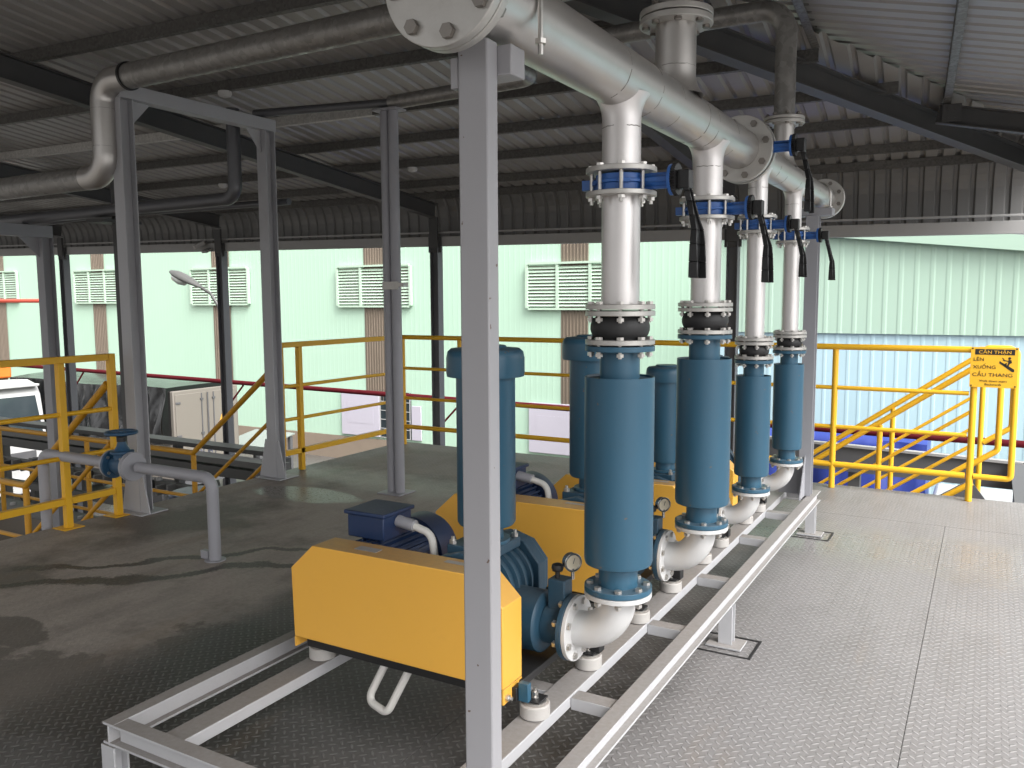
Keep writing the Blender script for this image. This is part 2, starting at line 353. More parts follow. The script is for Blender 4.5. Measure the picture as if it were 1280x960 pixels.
# ------------------------------------------------------------------ shared bolts
def bolt_mesh(name, s, grip, tail=.014, mat='bolt'):       # hex head above z=0, shank down, nut below the grip
    b = MB(); b.lathe([(s, 0), (s, s * .75)], (0, 0, 0), (0, 0, 1), 6); b.cyl((0, 0, -grip - tail), (0, 0, 0), s * .5, 8)
    b.lathe([(s, 0), (s, s * .85)], (0, 0, -grip - s * .85), (0, 0, 1), 6)
    bmesh.ops.recalc_face_normals(b.bm, faces=b.bm.faces); me = bpy.data.meshes.new(name); b.bm.to_mesh(me); b.bm.free(); me.materials.append(M[mat]); return me
def bolt_ring(me, parent, cen, axis, rad, n, name='bolt', phase=.5):
    ax = V(axis).normalized(); q = V((0, 0, 1)).rotation_difference(ax).to_euler()
    t = V((1, 0, 0)) if abs(ax.x) < .9 else V((0, 1, 0)); e1 = (t - ax * t.dot(ax)).normalized(); e2 = ax.cross(e1)
    for i in range(n):
        a = 2 * math.pi * (i + phase) / n
        inst(me, name, parent, V(cen) + (e1 * math.cos(a) + e2 * math.sin(a)) * rad, q)

GZ = -5.0
# ------------------------------------------------------------------ setting: yard, deck
b = MB(); b.face([(-400, -200, GZ), (400, -200, GZ), (400, 500, GZ), (-400, 500, GZ)])
o = b.build('yard_ground', M['yard'], smooth=0); o['kind'] = 'structure'
b = MB()
plates = [(-5.36, -3.018, -4, 7.02), (-3.0155, -1.60, -4, 7.02), (-1.597, -.191, -4, 6.05), (-.1885, 2.6, -4, 6.05), (-1.597, 2.6, 6.0525, 7.02)]
for (x0, x1, y0, y1) in plates: b.box(x0, x1, y0, y1, -.010, 0)
b.box(-5.36, 2.6, -4, 7.02, -.20, -.014)
o = b.build('deck_floor', M['deck'], smooth=0); o['kind'] = 'structure'

# ------------------------------------------------------------------ skid frame
SX = -.96
t = thing('skid_frame', 'grey painted steel skid frame on short legs carrying the four blowers', 'steel frame', (-1.58, 3.5, 0))
def ipart(name, a, c, w=.05, h=.068): MB().ibeam(a, c, w, h, .008).build(name, M['skid'], t, .0012)
zt = .25
ipart('side_beam', (-2.225, 1.45, zt - .034), (-2.225, 5.62, zt - .034)); ipart('side_beam', (-.93, 1.45, zt - .034), (-.93, 5.62, zt - .034), .052)
MB().ibeam((-2.20, 1.475, zt - .034), (-.957, 1.475, zt - .034), .05, .0675, .008).build('end_beam', M['skid'], t, .0012)
MB().ibeam((-2.20, 5.60, zt - .034), (-.957, 5.60, zt - .034), .05, .0675, .008).build('end_beam', M['skid'], t, .0012)
for x in (-2.005, -1.150):
    b = MB(); b.box(x - .042, x + .042, 1.502, 5.574, zt - .052, zt - .012); b.build('mount_beam', M['skid'], t, .003)
for y in (2.33, 3.02, 3.66, 4.40, 5.0):
    b = MB(); b.box(-1.107, -.957, y - .03, y + .03, zt - .058, zt - .018); b.box(-1.962, -1.193, y - .03, y + .03, zt - .058, zt - .018); b.box(-2.198, -2.048, y - .03, y + .03, zt - .058, zt - .018)
    b.build('cross_member', M['skid'], t, .002)
for x in (-.93, -2.225):
    for y in (1.47, 3.49, 5.44):
        b = MB(); b.ibeam((x, y, .012), (x, y, zt - .069), .06, .05, .006, (0, 1, 0)); lg = b.build('leg', M['skid'], t, .001)
        b = MB(); b.box(x - .075, x + .075, y - .06, y + .06, .004, .012); b.build('foot_plate', M['skid'], lg, .001)
# cut-outs in the deck round the right-hand legs
for (y, lab) in ((3.49, 'dark square cut-out in the deck round the nearer right skid leg'), (5.44, 'dark square cut-out in the deck round the far right skid leg')):
    b = MB()
    x0, x1, y0, y1 = -1.06, -.80, y - .11, y + .10
    b.box(x0, x1, y0, y0 + .008, .0012, .004); b.box(x0, x1, y1 - .012, y1, .0012, .004); b.box(x0, x0 + .008, y0 + .009, y1 - .013, .0012, .004); b.box(x1 - .012, x1, y0 + .009, y1 - .013, .0012, .004)
    tag(b.build('deck_cutout', M['black'], smooth=0, loc=(-.93, y, 0)), lab, 'floor cutout', 'cut-outs in the deck')

# ------------------------------------------------------------------ support posts of the manifold
HZ = 2.135       # manifold axis height
def support_post(y, lab, mat, gus):
    t = thing('support_post', lab, 'post', (SX, y, zt), 'manifold support posts')
    top = HZ - .083
    if not gus:
        b = MB(); b.box(-1.011, -.937, y - .022, y + .022, zt + .002, top - .006); b.build('post', mat, t, .004)
        b = MB(); b.box(-.985, -.905, y + .023, y + .085, top - .075, top - .012); b.box(-1.033, -1.012, y - .018, y + .02, top - .10, top - .035)
        b.build('saddle_bracket', mat, t, .003)
        yb = y + .092
    else:
        b = MB(); b.ibeam((SX - .01, y, zt + .002), (SX - .01, y, top - .05), .075, .075, .007, (0, 1, 0)); b.build('post', mat, t, .001)
        b = MB(); b.prism([(-1.14, y - .004, zt + .002), (-1.011, y - .004, zt + .002), (-1.011, y - .004, zt + .22)], (0, .008, 0)); b.build('gusset', mat, t, .001)
        b = MB(); b.prism([(SX - .014, y - .19, zt + .002), (SX - .014, y - .04, zt + .002), (SX - .014, y - .04, zt + .26)], (.008, 0, 0)); b.build('gusset', mat, t, .001)
        b = MB(); b.box(-1.06, -.86, y - .02, y + .09, top - .048, top - .004); b.build('saddle_bracket', mat, t, .003)
        yb = y + .05
    rr = (.0825 if not gus else .07) + .007
    cz = HZ
    pts = [(SX + rr, yb, top - .025)] + [(SX + rr * math.cos(a), yb, cz + rr * math.sin(a)) for a in [math.pi * k / 16 for k in range(17)]] + [(SX - rr, yb, top - .025)]
    b = MB(); b.tube(pts, .006, 8)
    for s in (1, -1): b.lathe([(.013, 0), (.013, .01)], (SX + s * rr, yb, top - .002), (0, 0, 1), 6)
    b.build('u_bolt', M['bolt'], t)
support_post(1.56, 'near grey square post running full height in front of the yellow belt guard', M['post'], False)
support_post(5.45, 'far grey steel post with triangular gussets at the end of the skid', M['column'], True)

# ------------------------------------------------------------------ discharge lines
class Spec: pass
def spec(small):
    s = Spec()
    if not small: s.r, s.fr, s.br, s.pcd, s.fb, s.bt, s.tf = .057, .104, .105, .0865, .69, 1.268, 1.345
    else: s.r, s.fr, s.br, s.pcd, s.fb, s.bt, s.tf = .0445, .089, .081, .074, .655, 1.135, 1.195
    s.zf = .605 if not small else .582; s.ze = .455 if not small else .445
    s.bolt = bolt_mesh('flange_bolt', .0115 if not small else .010, .040); s.long = bolt_mesh('stud_bolt', .0115 if not small else .010, .084, .02)
    s.n = 8; return s
def line(y, small, s, labs):
    out = []
    r, fr = s.r, s.fr
    # elbow
    t = thing('discharge_elbow', labs[0], 'pipe elbow', (SX, y, s.ze), 'white discharge elbows')
    xi = SX - .148 if not small else SX - .13
    rad = .125 if not small else .108
    b = MB(); b.tube(fillet([(xi + .014, y, s.ze), (SX, y, s.ze), (SX, y, s.zf - .013)], rad, 14), r, 32); b.build('bend', M['white'], t, smooth=60)
    f = MB().ring((xi, y, s.ze), (1, 0, 0), r * .9, fr, .014).build('inlet_flange', M['white'], t, .0015)
    bolt_ring(s.bolt, f, (xi + .014, y, s.ze), (1, 0, 0), s.pcd, s.n)
    f = MB().ring((SX, y, s.zf - .016), (0, 0, 1), r * .9, fr, .015).build('outlet_flange', M['white'], t, .0015)
    bolt_ring(s.bolt, f, (SX, y, s.zf + .018), (0, 0, 1), s.pcd, s.n)
    out.append(t)
    # silencer
    t = thing('discharge_silencer', labs[1], 'silencer', (SX, y, s.zf), 'teal discharge silencers')
    br = s.br
    b = MB(); b.lathe([(r + .01, s.fb), (br - .012, s.fb), (br - .003, s.fb + .004), (br, s.fb + .014), (br, s.bt), (br - .004, s.bt), (br - .006, s.bt - .006), (r + .008, s.bt - .006)], (SX, y, 0), (0, 0, 1), 56, True); b.build('body', M['teal'], t)
    MB().ring((SX, y, s.zf + .001), (0, 0, 1), r * .9, fr, .017).build('lower_flange', M['teal'], t, .0015)
    MB().cyl((SX, y, s.zf + .018), (SX, y, s.fb - .0005), r + .003, 36).build('lower_neck', M['teal'], t)
    MB().cyl((SX, y, s.bt - .0055), (SX, y, s.tf - .001), r + .003, 36).build('upper_neck', M['teal'], t)
    MB().ring((SX, y, s.tf), (0, 0, 1), r * .9, fr, .016).build('upper_flange', M['teal'], t, .0015)
    out.append(t)
    # rubber expansion joint
    z0 = s.tf + .020; z1 = z0 + (.100 if not small else .082)
    t = thing('rubber_joint', labs[2], 'pipe joint', (SX, y, z0), 'rubber expansion joints')
    h = z1 - z0
    prof = [(r * 1.25, .004), (r * 1.28, h * .18)] + [(r * 1.28 + (.016 if not small else .012) * math.sin(math.pi * k / 10) ** .6, h * (.18 + .64 * k / 10)) for k in range(1, 10)] + [(r * 1.28, h * .82), (r * 1.25, h - .004)]
    MB().lathe(prof, (SX, y, z0), (0, 0, 1), 40).build('bellows', M['rubber'], t, smooth=60)
    f = MB().ring((SX, y, z0), (0, 0, 1), r * 1.26, fr, .015).build('lower_flange', M['flange'], t, .0015)
    bolt_ring(s.bolt, f, (SX, y, z0 + .015), (0, 0, 1), s.pcd, s.n)
    f = MB().ring((SX, y, z1 - .015), (0, 0, 1), r * 1.26, fr, .015).build('upper_flange', M['flange'], t, .0015)
    bolt_ring(s.bolt, f, (SX, y, z1 + .019), (0, 0, 1), s.pcd, s.n)
    out.append(t)
    # riser
    zv = 1.812; za = z1 + .004
    t = thing('riser_pipe', labs[3], 'pipe', (SX, y, za), 'pale riser pipes')
    MB().cyl((SX, y, za), (SX, y, zv - .001), r, 40).build('pipe', M['risersilver'], t)
    MB().ring((SX, y, za), (0, 0, 1), r + .0005, fr, .015).build('lower_flange', M['flange'], t, .0015)
    MB().ring((SX, y, zv - .014), (0, 0, 1), r + .0005, fr, .014).build('upper_flange', M['flange'], t, .0015)
    out.append(t)
    # butterfly valve
    out.append(butterfly((SX, y, zv), (0, 0, 1), fr, s, labs[4], small))
    return out

def lever_mesh(b, p, hang, ln, wd):
    # handle hanging from p: boot at the notch plate, neck kinked outwards, widening grip; thickness along Y
    x, y, z = p; prof = [(0, .028, .016), (.02, .030, .018), (.05, .02, .018), (.09, .012, .016), (.13, .0, .018), (.17, -.004, .022), (.22, -.006, .026), (ln, -.006, .028)]
    L, Rr = [], []
    for d, off, w in prof:
        k = .018 + .034 * min(1, d / .13)
        L.append((x + .012 + k - w * .35, z - d)); Rr.append((x + .012 + k + w * .65, z - d))
    def hw(d): return wd * (.50 + .75 * max(0, min(1, (d - .06) / .10)))
    ds = [q[0] for q in prof]
    for q in range(len(ds) - 1):
        for sgn in (-1, 1):
            ya, yc = y + sgn * hw(ds[q]), y + sgn * hw(ds[q + 1]); e = -sgn * .005
            b.hexa([(L[q][0], ya, L[q][1]), (Rr[q][0], ya, Rr[q][1]), (Rr[q][0], ya + e, Rr[q][1]), (L[q][0], ya + e, L[q][1]),
                    (L[q + 1][0], yc, L[q + 1][1]), (Rr[q + 1][0], yc, Rr[q + 1][1]), (Rr[q + 1][0], yc + e, Rr[q + 1][1]), (L[q + 1][0], yc + e, L[q + 1][1])])
        h0_, h1_ = hw(ds[q]) - .004, hw(ds[q + 1]) - .004
        b.hexa([(L[q][0] + .002, y - h0_, L[q][1]), (L[q][0] + .008, y - h0_, L[q][1]), (L[q][0] + .008, y + h0_, L[q][1]), (L[q][0] + .002, y + h0_, L[q][1]),
                (L[q + 1][0] + .002, y - h1_, L[q + 1][1]), (L[q + 1][0] + .008, y - h1_, L[q + 1][1]), (L[q + 1][0] + .008, y + h1_, L[q + 1][1]), (L[q + 1][0] + .002, y + h1_, L[q + 1][1])])

def butterfly(p, axis, fr, s, lab, small, header=False):
    x, y, z = p; ax = V(axis); k = 1 if not small else .86
    t = thing('butterfly_valve', lab, 'valve', p, 'blue butterfly valves with black levers')
    g = .052 if not header else .03
    o0 = V(p) + ax * .001; rb = fr * .72
    b = MB(); b.lathe([(rb * .8, 0), (rb, .002), (rb, g * .4), (rb * 1.1, g * .42), (rb * 1.1, g * .58), (rb, g * .6), (rb, g - .004), (rb * .8, g - .002)], o0, axis, 40)
    mid = V(p) + ax * (g / 2)
    if not header:      # locating lugs
        for a in (.55, 2.1, 3.6, 5.2):
            c = mid + V((math.cos(a), math.sin(a), 0)) * fr * .82
            b.bar(mid + V((math.cos(a), math.sin(a), 0)) * rb * .9, c, .035 * k, .012)
        b.bar(mid - V((rb * .9, 0, 0)), mid - V((fr * 1.16, 0, 0)), .03 * k, .03)
    b.build('body', M['valve'], t, .001)
    xa, xb = mid.x + rb * .95, mid.x + (fr * 1.03 + .055 * k if not header else fr + .075)
    b = MB(); b.cyl((xa, mid.y, mid.z), (xb - .008, mid.y, mid.z), .017 * k, 20); b.bar((xa, mid.y, mid.z + .002), (xb - .012, mid.y, mid.z + .002), .046 * k, .012); b.bar((xa, mid.y, mid.z), (xb - .012, mid.y, mid.z), .012, .046 * k)
    b.cyl((xb - .010, mid.y, mid.z), (xb, mid.y, mid.z), .044 * k, 32); b.build('stem_neck', M['valve'], t, .001)
    b = MB(); n = 36
    pts = []
    for i in range(n * 2):
        rr = (.046 if (i // 1) % 2 else .042) * k; a = math.pi * i / n; pts.append((xb + .001, mid.y + rr * math.cos(a), mid.z + rr * math.sin(a)))
    b.prism(pts, (.012, 0, 0)); b.cyl((xb + .013, mid.y, mid.z), (xb + .035, mid.y, mid.z), .018 * k, 16); b.build('notch_plate', M['lever'], t)
    b = MB(); b.box(xb + .015, xb + .050, mid.y - .020 * k, mid.y + .020 * k, mid.z - .028 * k, mid.z + .024 * k)
    lever_mesh(b, (xb + .004, mid.y, mid.z - .015), 0, .265 * k, .034 * k); b.build('lever', M['lever'], t, .0025)
    if not header: bolt_ring(s.long, t, V(p) + ax * (g + .017), axis, s.pcd, s.n, 'stud_bolt')
    return t

ORD = ['nearest', 'second', 'third', 'farthest']
NOTE = [['white discharge elbow under the nearest teal silencer, closest to the grey post', 'wide teal discharge silencer nearest the camera, beside the grey post', 'black rubber expansion joint on top of the nearest silencer', 'thick pale riser pipe above the nearest silencer', 'blue butterfly valve with black lever on the nearest riser'],
        ['white discharge elbow under the second silencer from the camera', 'wide teal discharge silencer standing second from the camera', 'black rubber expansion joint on top of the second silencer', 'thick pale riser pipe second from the camera', 'blue butterfly valve with black lever on the second riser'],
        ['small white discharge elbow under the third silencer, first of the slim ones', 'slim teal discharge silencer third from the camera', 'small rubber expansion joint on the third silencer', 'thin pale riser pipe third from the camera', 'blue butterfly valve with black lever on the third riser'],
        ['small white discharge elbow by the far end of the skid', 'slim teal discharge silencer farthest away, next to the far post', 'small rubber expansion joint on the farthest silencer', 'thin pale riser pipe farthest from the camera', 'blue butterfly valve with black lever on the farthest riser']]
YP = [2.33, 3.19, 3.985, 4.79]
sA, sB = spec(False), spec(True)
first = line(YP[0], False, sA, NOTE[0])
for o, lab in zip(first, NOTE[1]): copy_thing(o, (o.location.x, YP[1], o.location.z), lab)
third = line(YP[2], True, sB, NOTE[2])
for o, lab in zip(third, NOTE[3]): copy_thing(o, (o.location.x, YP[3], o.location.z), lab)

# ------------------------------------------------------------------ manifold header
t = thing('manifold_pipe', 'thick silver manifold pipe with blind flange overhead at the near end', 'pipe', (SX, 2.5, HZ))
YM = 3.66
b = MB(); b.cyl((SX, 1.452, HZ), (SX, YM - .001, HZ), .0825, 56); b.build('pipe', M['silver'], t)
bH = bolt_mesh('header_bolt', .0155, .056, .02, 'boltdark'); bM = bolt_mesh('middle_bolt', .0145, .075, .02, 'boltdark'); bE = bolt_mesh('end_bolt', .013, .045, .014, 'boltdark')
f = MB().cyl((SX, 1.405, HZ), (SX, 1.427, HZ), .14, 64).build('blind_flange', M['flange'], t, .002)
bolt_ring(bH, f, (SX, 1.404, HZ), (0, -1, 0), .115, 8, phase=.2)
MB().ring((SX, 1.430, HZ), (0, 1, 0), .083, .14, .022, 64).build('pipe_flange', M['flange'], t, .002)
def weld(b, c, axis, r, seg=48):
    ax = V(axis).normalized(); e = V((1, 0, 0)) if abs(ax.x) < .9 else V((0, 1, 0)); e1 = (e - ax * e.dot(ax)).normalized(); e2 = ax.cross(e1); pts = []
    for i in range(seg + 1):
        a = 2 * math.pi * i / seg; pts.append(V(c) + (e1 * math.cos(a) + e2 * math.sin(a)) * (r + random.uniform(-.0006, .0006)) + ax * random.uniform(-.0015, .0015))
    i = random.randint(0, 6)
    while i < len(pts) - 3:
        n_ = random.randint(2, 9); seg_ = pts[i:i + n_ + 1]
        if len(seg_) > 2: b.tube(seg_, random.uniform(.0009, .0018), 6, True)
        i += n_ + random.choice((0, 1, 1, 3, 5))
def branch(t, y, r, zlow, hr, fr, down=True):
    sgn = -1 if down else 1
    # flared saddle from header into branch
    prof = []
    z_root = HZ + sgn * hr * .55
    z_end = HZ + sgn * (hr + .045)
    for k in range(9):
        u = k / 8; prof.append((r * (1 + .42 * (1 - u) ** 2.6), abs(z_root - HZ) + (abs(z_end - z_root)) * u))
    b = MB(); b.lathe(prof, (SX, y, HZ), (0, 0, sgn), 40, False); b.cyl((SX, y, z_end), (SX, y, zlow), r, 40)
    br = b.build('branch', M['silver'] if not down else M['risersilver'], t, smooth=60)
    w = MB(); weld(w, (SX, y, z_end + sgn * .012), (0, 0, 1), r); w.build('weld_seam', M['weldm'], br)
    return br
for y in YP[:2]:
    br = branch(t, y, .057, 1.8665, .0825, .104); MB().ring((SX, y, 1.8665), (0, 0, 1), .0575, .104, .015).build('branch_flange', M['flange'], t, .0015)
br = branch(t, 2.80, .068, 2.435, .0825, .12, False)
f = MB().ring((SX, 2.80, 2.412), (0, 0, 1), .0685, .122, .020).build('outlet_flange', M['flange'], t, .002); bT = bolt_mesh('outlet_bolt', .013, .05, .014, 'boltdark'); bolt_ring(bT, f, (SX, 2.80, 2.412), (0, 0, -1), .1, 8)
for y in (2.20, 2.46, 2.66, 2.94, 3.06, 3.32):
    w = MB(); weld(w, (SX, y, HZ), (0, 1, 0), .0825); w.build('weld_seam', M['weldm'], t)
f = MB().ring((SX, YM - .022, HZ), (0, 1, 0), .083, .14, .022, 64).build('middle_flange', M['flange'], t, .002)
bolt_ring(bM, f, (SX, YM - .023, HZ), (0, -1, 0), .115, 8, phase=.3)
butterfly((SX, YM, HZ), (0, 1, 0), .14, sA, 'blue butterfly valve with long black lever between the two manifold pipes', False, True)
t = thing('manifold_pipe', 'slimmer silver manifold pipe continuing to the far post', 'pipe', (SX, 4.6, HZ))
YE = 5.74
MB().cyl((SX, YM + .032, HZ), (SX, YE - .001, HZ), .07, 48).build('pipe', M['silver'], t)
MB().ring((SX, YM + .032, HZ), (0, 1, 0), .0705, .14, .022, 64).build('middle_flange', M['flange'], t, .002)
for y in YP[2:]:
    branch(t, y, .0445, 1.8665, .07, .089); MB().ring((SX, y, 1.8665), (0, 0, 1), .045, .089, .014).build('branch_flange', M['flange'], t, .0015)
branch(t, 4.50, .05, 2.402, .07, .095, False)
f = MB().ring((SX, 4.50, 2.385), (0, 0, 1), .0505, .1, .016).build('outlet_flange', M['flange'], t, .002); bS = bolt_mesh('outlet_bolt', .011, .04, .014, 'boltdark'); bolt_ring(bS, f, (SX, 4.50, 2.385), (0, 0, -1), .082, 8)
f = MB().ring((SX, YE - .018, HZ), (0, 1, 0), .0705, .125, .018, 56).build('end_flange', M['flange'], t, .002); bolt_ring(bE, f, (SX, YE - .019, HZ), (0, -1, 0), .1, 8)
MB().cyl((SX, YE + .002, HZ), (SX, YE + .02, HZ), .125, 56).build('blind_flange', M['flange'], t, .002)
for y in (3.85, 4.15, 4.33, 4.66, 4.95, 5.2):
    w = MB(); weld(w, (SX, y, HZ), (0, 1, 0), .07); w.build('weld_seam', M['weldm'], t)

# ------------------------------------------------------------------ overhead galvanised pipes
t = thing('galvanised_pipe', 'large galvanised overhead pipe with a silver S-bend beside the portal frame', 'pipe', (-5.3, 3.68, 2.4))
MB().tube(fillet([(SX, 2.8, 2.456), (SX, 2.8, 2.985), (SX, 3.68, 2.985), (-5.02, 3.68, 2.985)], .13, 10), .0815, 32).build('upper_run', M['galvpipe'], t, smooth=60)
MB().tube(fillet([(-5.021, 3.68, 2.985), (-5.30, 3.68, 2.985), (-5.30, 3.68, 2.36), (-5.52, 3.68, 2.36)], .15, 12), .0835, 32).build('offset_bend', M['silver'], t, smooth=60)
MB().tube([(-5.519, 3.68, 2.36), (-9.5, 3.68, 2.345)], .0815, 32).build('lower_run', M['galvpipe'], t, smooth=60)
f = MB().ring((SX, 2.80, 2.436), (0, 0, 1), .07, .122, .020).build('flange', M['flange'], t, .002)
MB().ring((-5.03, 3.68, 2.985), (1, 0, 0), .082, .092, .02).build('pipe_collar', M['black'], t)
for z in (2.80, 2.55): b = MB(); weld(b, (-5.30, 3.68, z), (0, 0, 1), .0835); b.build('weld_seam', M['weldm'], t)

t = thing('galvanised_pipe', 'galvanised pipe rising from the far manifold and turning along the roof', 'pipe', (SX, 4.5, 2.41))
MB().tube(fillet([(SX, 4.5, 2.4065), (SX, 4.5, 2.965), (-2.72, 4.5, 2.985), (-2.72, 5.1, 2.985), (-3.95, 5.1, 2.965)], .13, 10), .052, 28).build('pipe', M['galvpipe'], t, smooth=60)
MB().ring((SX, 4.50, 2.4035), (0, 0, 1), .058, .1, .016).build('flange', M['flange'], t, .002)
t = thing('grey_pipe', 'dark grey pipe dropping behind the portal and running left under the roof', 'pipe', (-5.45, 5.1, 2.37))
MB().tube([(-3.955, 5.1, 2.965), (-5.28, 5.02, 3.02)], .032, 20).build('upper_run', M['pipedark'], t)
MB().tube(fillet([(-5.44, 4.93, 3.06), (-5.44, 4.93, 2.345), (-9.6, 4.93, 2.325)], .11, 10), .055, 24).build('lower_run', M['pipedark'], t, smooth=60)
MB().tube([(-5.1, 5.19, 2.32), (-7.6, 5.19, 2.34), (-10, 5.19, 2.27)], .028, 16).build('side_pipe', M['pipedark'], t, smooth=60)

# ------------------------------------------------------------------ portal frames and slim posts
def hpost(t, x, y, z0, z1, w=.1, mat=None, nm='post'):
    b = MB(); b.ibeam((x, y, z0), (x, y, z1), w, w, .008, (0, 1, 0)); return b.build(nm, mat or M['column'], t, .001)
t = thing('portal_frame', 'grey steel portal frame on the deck carrying the overhead pipes', 'steel frame', (-5.22, 4.4, 0))
hpost(t, -5.22, 3.76, .01, 2.878, .105, M['portal']); hpost(t, -5.22, 5.07, .01, 2.878, .105, M['portal'])
b = MB(); b.box(-5.27, -5.17, 3.72, 5.14, 2.88, 2.975); b.build('top_beam', M['portal'], t, .003)
b = MB(); b.prism([(-5.224, 3.818, 2.876), (-5.224, 3.98, 2.876), (-5.224, 3.818, 2.70)], (.008, 0, 0)); b.build('gusset', M['portal'], t)
b = MB(); b.prism([(-5.224, 5.01, 2.876), (-5.224, 4.86, 2.876), (-5.224, 5.01, 2.70)], (.008, 0, 0)); b.build('gusset', M['portal'], t)
for y in (3.76, 5.07):
    b = MB(); b.box(-5.36, -5.08, y - .11, y + .11, .002, .010); b.build('base_plate', M['portal'], t)
    b = MB()
    for s in (-1, 1):
        b.prism([(-5.22 + s * .054, y - .05, .011), (-5.22 + s * .15, y - .05, .011), (-5.22 + s * .075, y - .05, .33), (-5.22 + s * .054, y - .05, .33)], (0, .010, 0))
    b.build('base_gusset', M['portal'], t)
t = thing('portal_frame', 'grey portal frame at the left edge under the lower pipes', 'steel frame', (-8.4, 5.1, GZ))
hpost(t, -8.42, 5.1, GZ, 2.15, .12); hpost(t, -8.42, 3.5, GZ, 2.15, .12)
b = MB(); b.box(-8.47, -8.37, 3.3, 5.165, 2.152, 2.27); b.build('top_beam', M['column'], t, .003)
b = MB(); b.prism([(-8.424, 5.04, 2.15), (-8.424, 4.84, 2.15), (-8.424, 5.04, 1.95)], (.008, 0, 0)); b.build('gusset', M['column'], t)
t = thing('slim_post', 'slim dark post just left of the portal frame holding the lower pipe', 'post', (-7.2, 5.1, GZ))
hpost(t, -7.2, 5.1, GZ, 2.9, .09, M['steel']); b = MB(); b.box(-7.33, -7.08, 4.85, 5.25, 2.23, 2.26); b.build('pipe_bracket', M['steel'], t)
t = thing('double_pipe_post', 'twin-tube grey post behind the near motor with a pipe clamp', 'post', (-3.97, 5.1, 0))
for x in (-4.008, -3.932): MB().cyl((x, 5.1, .01), (x, 5.1, 2.905), .038, 24).build('tube', M['pipegrey'], t)
b = MB(); b.box(-4.08, -3.86, 5.0, 5.2, .001, .010); b.build('base_plate', M['pipegrey'], t)
b = MB(); b.box(-4.03, -3.88, 5.055, 5.063, 1.58, 1.64); b.box(-3.89, -3.82, 5.04, 5.10, 1.60, 1.63); b.build('pipe_clamp', M['flange'], t)
b = MB(); b.box(-4.08, -3.86, 5.03, 5.17, 2.906, 2.918); b.build('cap_plate', M['pipegrey'], t)

